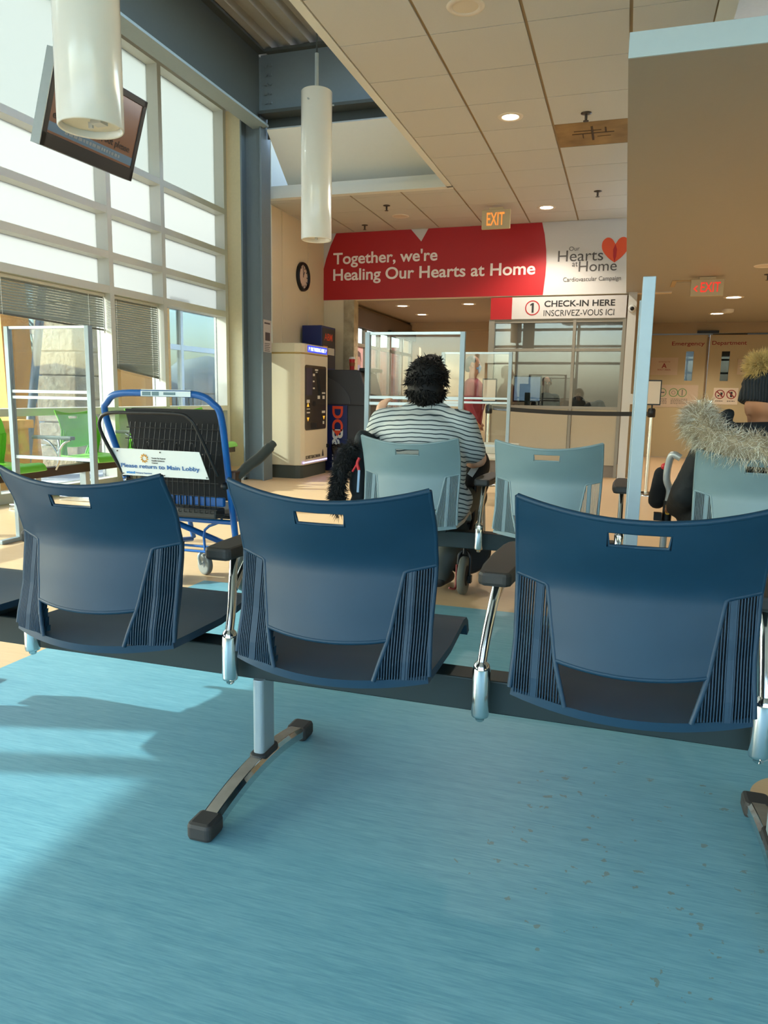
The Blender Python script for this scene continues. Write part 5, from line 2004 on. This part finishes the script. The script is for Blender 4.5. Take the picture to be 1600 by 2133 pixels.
# ---- seated person in black at the right (chair at .585, 3.67)
t = thing('person', 'person in black winter coat, fur hood and black pom-pom hat, seen from behind', 'person', (.60, 3.75, 0))
hc = Vector((.60, 3.74, 1.11))
face = (-.35, .94)
body = head_prims(hc - Vector((0, 0, .035)), 1.0, face)
body += [('c', (.60, 3.72, .90), .062, (.60, 3.73, 1.05), .056), ('e', (.60, 3.72, .66), (.20, .14, .28)), ('e', (.60, 3.74, .50), (.2, .16, .1)),
         ('c', (.42, 3.72, .86), .06, (.78, 3.72, .86), .06),
         ('c', (.40, 3.74, .84), .055, (.315, 3.80, .64), .045), ('c', (.315, 3.80, .64), .043, (.285, 4.02, .56), .03),
         ('c', (.80, 3.74, .84), .055, (.88, 3.85, .64), .045), ('c', (.88, 3.85, .64), .043, (.80, 4.08, .58), .03),
         ('c', (.50, 3.78, .50), .085, (.44, 4.2, .50), .065), ('c', (.44, 4.2, .50), .06, (.44, 4.22, .10), .04), ('c', (.44, 4.2, .05), .035, (.43, 4.38, .035), .03),
         ('c', (.70, 3.78, .50), .085, (.74, 4.2, .50), .065), ('c', (.74, 4.2, .50), .06, (.74, 4.22, .10), .04), ('c', (.74, 4.2, .05), .035, (.75, 4.38, .035), .03)]
body += fingers(None, (.283, 4.03, .56), (-.25, .95, -.1), (0, .2, -1), (.9, .3, .2), .95, 1.0)
body += fingers(None, (.80, 4.09, .58), (-.2, .95, -.1), (0, .2, -1), (-.9, .3, .2), .95, .8)
blob('body', body, M_SKIN2, t, .011, 4)
eyes(hc - Vector((0, 0, .035)), 1.0, face, t)
ck = [('e', (.60, 3.71, .70), (.245, .185, .27)), ('e', (.60, 3.73, .52), (.26, .22, .13)), ('c', (.42, 3.70, .86), .095, (.78, 3.70, .86), .095),
      ('c', (.385, 3.72, .85), .088, (.315, 3.78, .67), .080), ('c', (.315, 3.78, .67), .082, (.285, 3.95, .575), .060),
      ('c', (.81, 3.72, .85), .088, (.89, 3.83, .66), .08), ('c', (.89, 3.83, .66), .08, (.82, 4.02, .59), .058),
      ('c', (.40, 3.80, .50), .08, (.36, 3.95, .50), .075)]
blob('winter_coat', ck, M_JACKET, t, .013, 5)
blob('trousers', [('c', (.50, 3.78, .50), .105, (.44, 4.22, .50), .082), ('c', (.44, 4.22, .50), .08, (.44, 4.22, .13), .06), ('c', (.70, 3.78, .50), .105, (.74, 4.22, .50), .082), ('c', (.74, 4.22, .50), .08, (.74, 4.22, .13), .06)], mat('black_trousers', '24272a', 0.85), t, .014, 5)
for x_ in (.44, .74):
    blob('boot', [('c', (x_, 4.2, .06), .05, (x_, 4.42, .045), .04)], M_BLACK, t, .012, 4)
# collar of the hood, standing behind the neck
blob('hood', [('c', (.42, 3.70, .98), .05, (.46, 3.64, .95), .055), ('c', (.46, 3.64, .95), .055, (.60, 3.60, .95), .065), ('c', (.60, 3.60, .95), .065, (.75, 3.62, .96), .055), ('c', (.75, 3.62, .96), .055, (.80, 3.72, .99), .05), ('c', (.41, 3.76, 1.0), .03, (.45, 3.70, 1.04), .028)], M_JACKET, t, .012, 3)
# fur trim
fp = [(.335, 3.66, 1.035), (.315, 3.57, 1.01), (.335, 3.49, .965), (.40, 3.44, .925), (.50, 3.41, .905), (.60, 3.40, .90), (.70, 3.41, .91), (.80, 3.45, .94), (.88, 3.52, .98), (.90, 3.6, 1.02)]
FG = mat('grey_beige_fur', 'b3a184', 0.75, var=.3, scale=40)
FD = mat('pale_fur_tips', 'f2e8d8', 0.75, var=.2, scale=40)
fu = MB().tube(fp, .056, 12, k=5).build('fur_trim', FG, t)
pts = smooth_path(fp, 12)
for mm, cnt, nm in ((FG, 4600, 'fur_pile'), (FD, 4200, 'fur_pile')):
    b = MB()
    roots = []
    for i in range(cnt):
        p = random.choice(pts)
        n = Vector((random.gauss(0, 1), random.gauss(-.3, 1), random.gauss(.15, .9))).normalized()
        roots.append((p + n * .046 + Vector((random.uniform(-.012, .012), 0, 0)), n + Vector((0, -.2, -.15))))
    strands(b, roots, .068, .0016, curl=1.0, droop=.9, seg=3, jit=.4)
    b.build(nm, mm, fu)
# knitted hat with pom-pom
KN, kn, kl, kp = nodes_of('black_knit', .9)
tc_ = kn.new('ShaderNodeTexCoord')
wv = kn.new('ShaderNodeTexWave')
wv.inputs['Scale'].default_value = 28
wv.inputs['Distortion'].default_value = 1.5
kl.new(tc_.outputs['Object'], wv.inputs['Vector'])
kl.new(mixc(kn, kl, wv.outputs['Fac'], lin('0c0f13'), lin('20262c')), kp.inputs['Base Color'])
bmp = kn.new('ShaderNodeBump')
bmp.inputs['Strength'].default_value = .7
bmp.inputs['Distance'].default_value = .01
kl.new(wv.outputs['Fac'], bmp.inputs['Height'])
kl.new(bmp.outputs['Normal'], kp.inputs['Normal'])
hat = MB().lathe([(.101, -.045), (.110, -.04), (.112, .0), (.108, .025), (.113, .035), (.106, .068), (.088, .098), (.055, .120), (.02, .128)], tuple(hc + Vector((0, -.005, .015))), 36)
R_ = Matrix.Translation(hc) @ Matrix.Rotation(-.14, 4, 'X') @ Matrix.Rotation(.17, 4, 'Y') @ Matrix.Translation(-hc)
hat.v = [tuple(R_ @ Vector(v)) for v in hat.v]
ht = hat.build('knit_hat', KN, t)
pc = hc + Vector((-.035, -.03, .145))
PF = mat('honey_fur', 'c9a765', 0.75, var=.35, scale=40)
pm = MB().sph(pc, .036).build('pompom', PF, t)
b = MB()
roots = []
for i in range(1900):
    n = Vector((random.gauss(0, 1), random.gauss(0, 1), random.gauss(0, 1))).normalized()
    roots.append((pc + n * .034, n))
strands(b, roots, .05, .0020, curl=.6, droop=.3, seg=3, jit=.25)
b.build('pompom_pile', PF, pm)

# ---- walker of the person in black
t = thing('walker', 'grey tubed walker with black and yellow grip left of the person in black', 'walker', (.24, 4.2, 0))
b = MB()
for x in (.245, .86):
    b.tube([(x + .05, 4.16, .80), (x + .01, 4.17, .815), (x - .005, 4.19, .76), (x - .008, 4.2, .68), (x + .012, 4.21, .62), (x + .008, 4.21, .555)], .0185, 12, k=5)
    b.tube([(x + .008, 4.21, .46), (x, 4.215, .38), (x - .005, 4.22, .10)], .0185, 12, k=3)
b.tube([(.245, 4.25, .42), (.86, 4.25, .42)], .012, 8)
b.build('tube_frame', mat('pale_grey_tube', 'c2c6c6', 0.35, .3, var=.02), t)
for x in (.245, .86):
    MB().tube([(x + .008, 4.21, .565), (x + .006, 4.21, .45)], .024, 14).build('grip_sleeve', M_BLACK, t)
    MB().prism(rrect(x - .004, x + .018, .495, .55, .008), 'xz', 4.172, 4.20).build('yellow_button', mat('yellow_plastic', 'e0a51c', 0.4, var=0), t)
    MB().lathe([(.05, -.018), (.095, -.018), (.1, 0), (.095, .018), (.05, .018)], (x, 4.24, .10), 26, 0, 'x').build('wheel', M_RUBBER, t)
    MB().box(x - .06, x - .02, 4.17, 4.22, .46, .50).build('clamp', M_BLACK, t)
blob('carry_pouch', [('c', (.215, 4.26, .70), .045, (.20, 4.26, .56), .05)], M_FABB, t, .012, 5)
MB().sph((.225, 4.24, .745), .02).build('red_tag', mat('red_cord', 'c9262c', 0.5, var=0), t)

# ---- masked person in maroon beyond the dividers, in profile facing right
def standing(name, label, x, y, h, face, top_m, leg_m, hair_m, skin_m, mask=True, seated=False):
    t = thing('person', label, 'person', (x, y, 0))
    s = h / 1.75
    hc = Vector((x, y, h - .115 * s))
    f = Vector((face[0], face[1], 0)).normalized()
    r = Vector((f.y, -f.x, 0))
    sc = Vector((x, y, 0))

    def L(a, c, z):
        return sc + f * a * s + r * c * s + Vector((0, 0, z * s))
    bd = head_prims(hc, 1.0 * s * 1.08, face)
    bd += [('c', L(-.01, 0, 1.40), .06 * s, L(0, 0, 1.55), .055 * s), ('e', L(0, 0, 1.18), (.15 * s, .15 * s, .28 * s)), ('e', L(0, 0, .95), (.15 * s, .16 * s, .14 * s)),
           ('c', L(-.01, -.17, 1.36), .058 * s, L(-.01, .17, 1.36), .058 * s)]
    for q in (1, -1):
        bd += [('c', L(-.01, q * .19, 1.36), .052 * s, L(-.03, q * .24, 1.08), .042 * s), ('c', L(-.03, q * .24, 1.08), .040 * s, L(.08, q * .22, .86), .028 * s)]
        bd += fingers(None, L(.085, q * .22, .85), f * .3 + Vector((0, 0, -1)), f * .3 + r * -q, f, s, .5)
        bd += [('c', L(0, q * .09, .92), .085 * s, L(.01, q * .10, .50), .06 * s), ('c', L(.01, q * .10, .50), .056 * s, L(-.01, q * .10, .09), .038 * s), ('c', L(-.02, q * .10, .05), .038 * s, L(.15, q * .10, .035), .03 * s)]
    blob('body', bd, skin_m, t, .013, 4)
    eyes(hc, s * 1.08, face, t)
    tp_ = [('e', L(0, 0, 1.16), (.19 * s, .19 * s, .31 * s)), ('c', L(-.01, -.17, 1.36), .076 * s, L(-.01, .17, 1.36), .076 * s), ('c', L(0, 0, .95), .16 * s, L(0, 0, .86), .15 * s)]
    for q in (1, -1):
        tp_ += [('c', L(-.01, q * .19, 1.36), .072 * s, L(-.03, q * .245, 1.08), .06 * s), ('c', L(-.03, q * .245, 1.08), .058 * s, L(.07, q * .225, .89), .046 * s)]
    blob('top', tp_, top_m, t, .015, 6)
    lg = []
    for q in (1, -1):
        lg += [('c', L(0, q * .09, .90), .105 * s, L(.01, q * .10, .50), .078 * s), ('c', L(.01, q * .10, .50), .076 * s, L(-.01, q * .10, .10), .062 * s)]
    blob('trousers', lg, leg_m, t, .015, 5)
    sh2_ = []
    for q in (1, -1):
        sh2_ += [('c', L(-.03, q * .10, .05), .045 * s, L(.17, q * .10, .038), .036 * s)]
    for q_ in sh2_:
        blob('shoe', [q_], M_BLACK, t, .013, 4)
    blob('hair', [('e', hc + Vector((0, 0, .035 * s)) - f * .025 * s, (.098 * s, .098 * s, .092 * s)), ('c', hc - f * .07 * s, .055 * s, hc - f * .075 * s - Vector((0, 0, .06 * s)), .045 * s)], hair_m, t, .012, 5)
    if mask:
        blob('face_mask', [('c', hc + f * .075 * s - Vector((0, 0, .035 * s)), .040 * s, hc + f * .065 * s - Vector((0, 0, .085 * s)), .036 * s), ('c', hc + f * .06 * s + r * .05 * s - Vector((0, 0, .05 * s)), .02 * s, hc + f * .06 * s - r * .05 * s - Vector((0, 0, .05 * s)), .02 * s)], mat('blue_face_mask', '5d7fa6', 0.7), t, .009, 3)
    return t


standing('person', 'standing person in a maroon top and blue face mask behind the dividers', -1.86, 9.45, 1.60, (1, .1), mat('maroon_cloth', '8a3238', 0.85), mat('maroon_trousers', '6e2c34', 0.85), mat('dark_brown_hair', '1c1412', 0.5), M_SKIN2, True)
standing('person', 'clerk in a black top behind the booth glass', -1.19, 12.0, 1.42, (.25, -1), mat('clerk_black', '191b20', 0.8), mat('clerk_black', '191b20', 0.8), mat('clerk_hair', '2a1d16', 0.5), M_SKIN2, False)
# office chair back and a bag beside the clerk
t = thing('office_chair', 'black office chair back behind the right booth pane', 'chair', (-.70, 12.0, 0))
blob('chair_back', [('e', (-.70, 12.0, .98), (.13, .05, .16))], M_FABB, t, .014, 4)
MB().box(-.92, -.48, 11.9, 12.35, .46, .53).build('seat', M_FABB, t, bevel=.02)
MB().cyl((-.70, 12.12, .05), (-.70, 12.12, .46), .03).box(-.715, -.685, 12.03, 12.07, .5, .9).build('stem', M_BLACK, t)
b = MB()
for i in range(5):
    a = 2 * pi * i / 5
    b.tube([(-.70, 12.12, .08), (-.70 + .28 * cos(a), 12.12 + .28 * sin(a), .05)], .02, 8)
    b.sph((-.70 + .28 * cos(a), 12.12 + .28 * sin(a), .03), .03)
b.build('base', M_BLACK, t)
t = thing('backpack', 'rounded black bag on the counter behind the right booth pane', 'bag', (-.42, 11.3, .9))
blob('bag_body', [('e', (-.42, 11.3, .97), (.16, .09, .085)), ('e', (-.36, 11.3, 1.02), (.08, .07, .06))], M_FABB, t, .014, 4)

# row of vacant metal bench feet and seats by the belt barrier
t = thing('waiting_bench', 'beige seat with chrome legs beside the far divider', 'bench', (-1.4, 7.9, 0))
MB().prism(rrect(-1.62, -1.05, 7.75, 8.2, .06), 'xy', .44, .475).build('seat', mat('pale_seat', 'b5b1a2', 0.5), t, bevel=.01)
MB().prism(rrect(-1.60, -1.07, 8.17, 8.2, .012), 'xy', .475, .60).build('seat_back', mat('pale_seat', 'b5b1a2', 0.5), t, bevel=.008)
b = MB()
for x in (-1.56, -1.11):
    b.tube([(x, 7.74, .03), (x, 7.95, .44)], .017, 10)
    b.tube([(x, 8.22, .03), (x, 8.0, .44)], .017, 10)
    b.tube([(x, 7.70, .02), (x, 8.25, .02)], .018, 10)
b.build('leg', M_CHROME, t)

for o in bpy.data.objects:
    if '_o' in o:
        del o['_o']
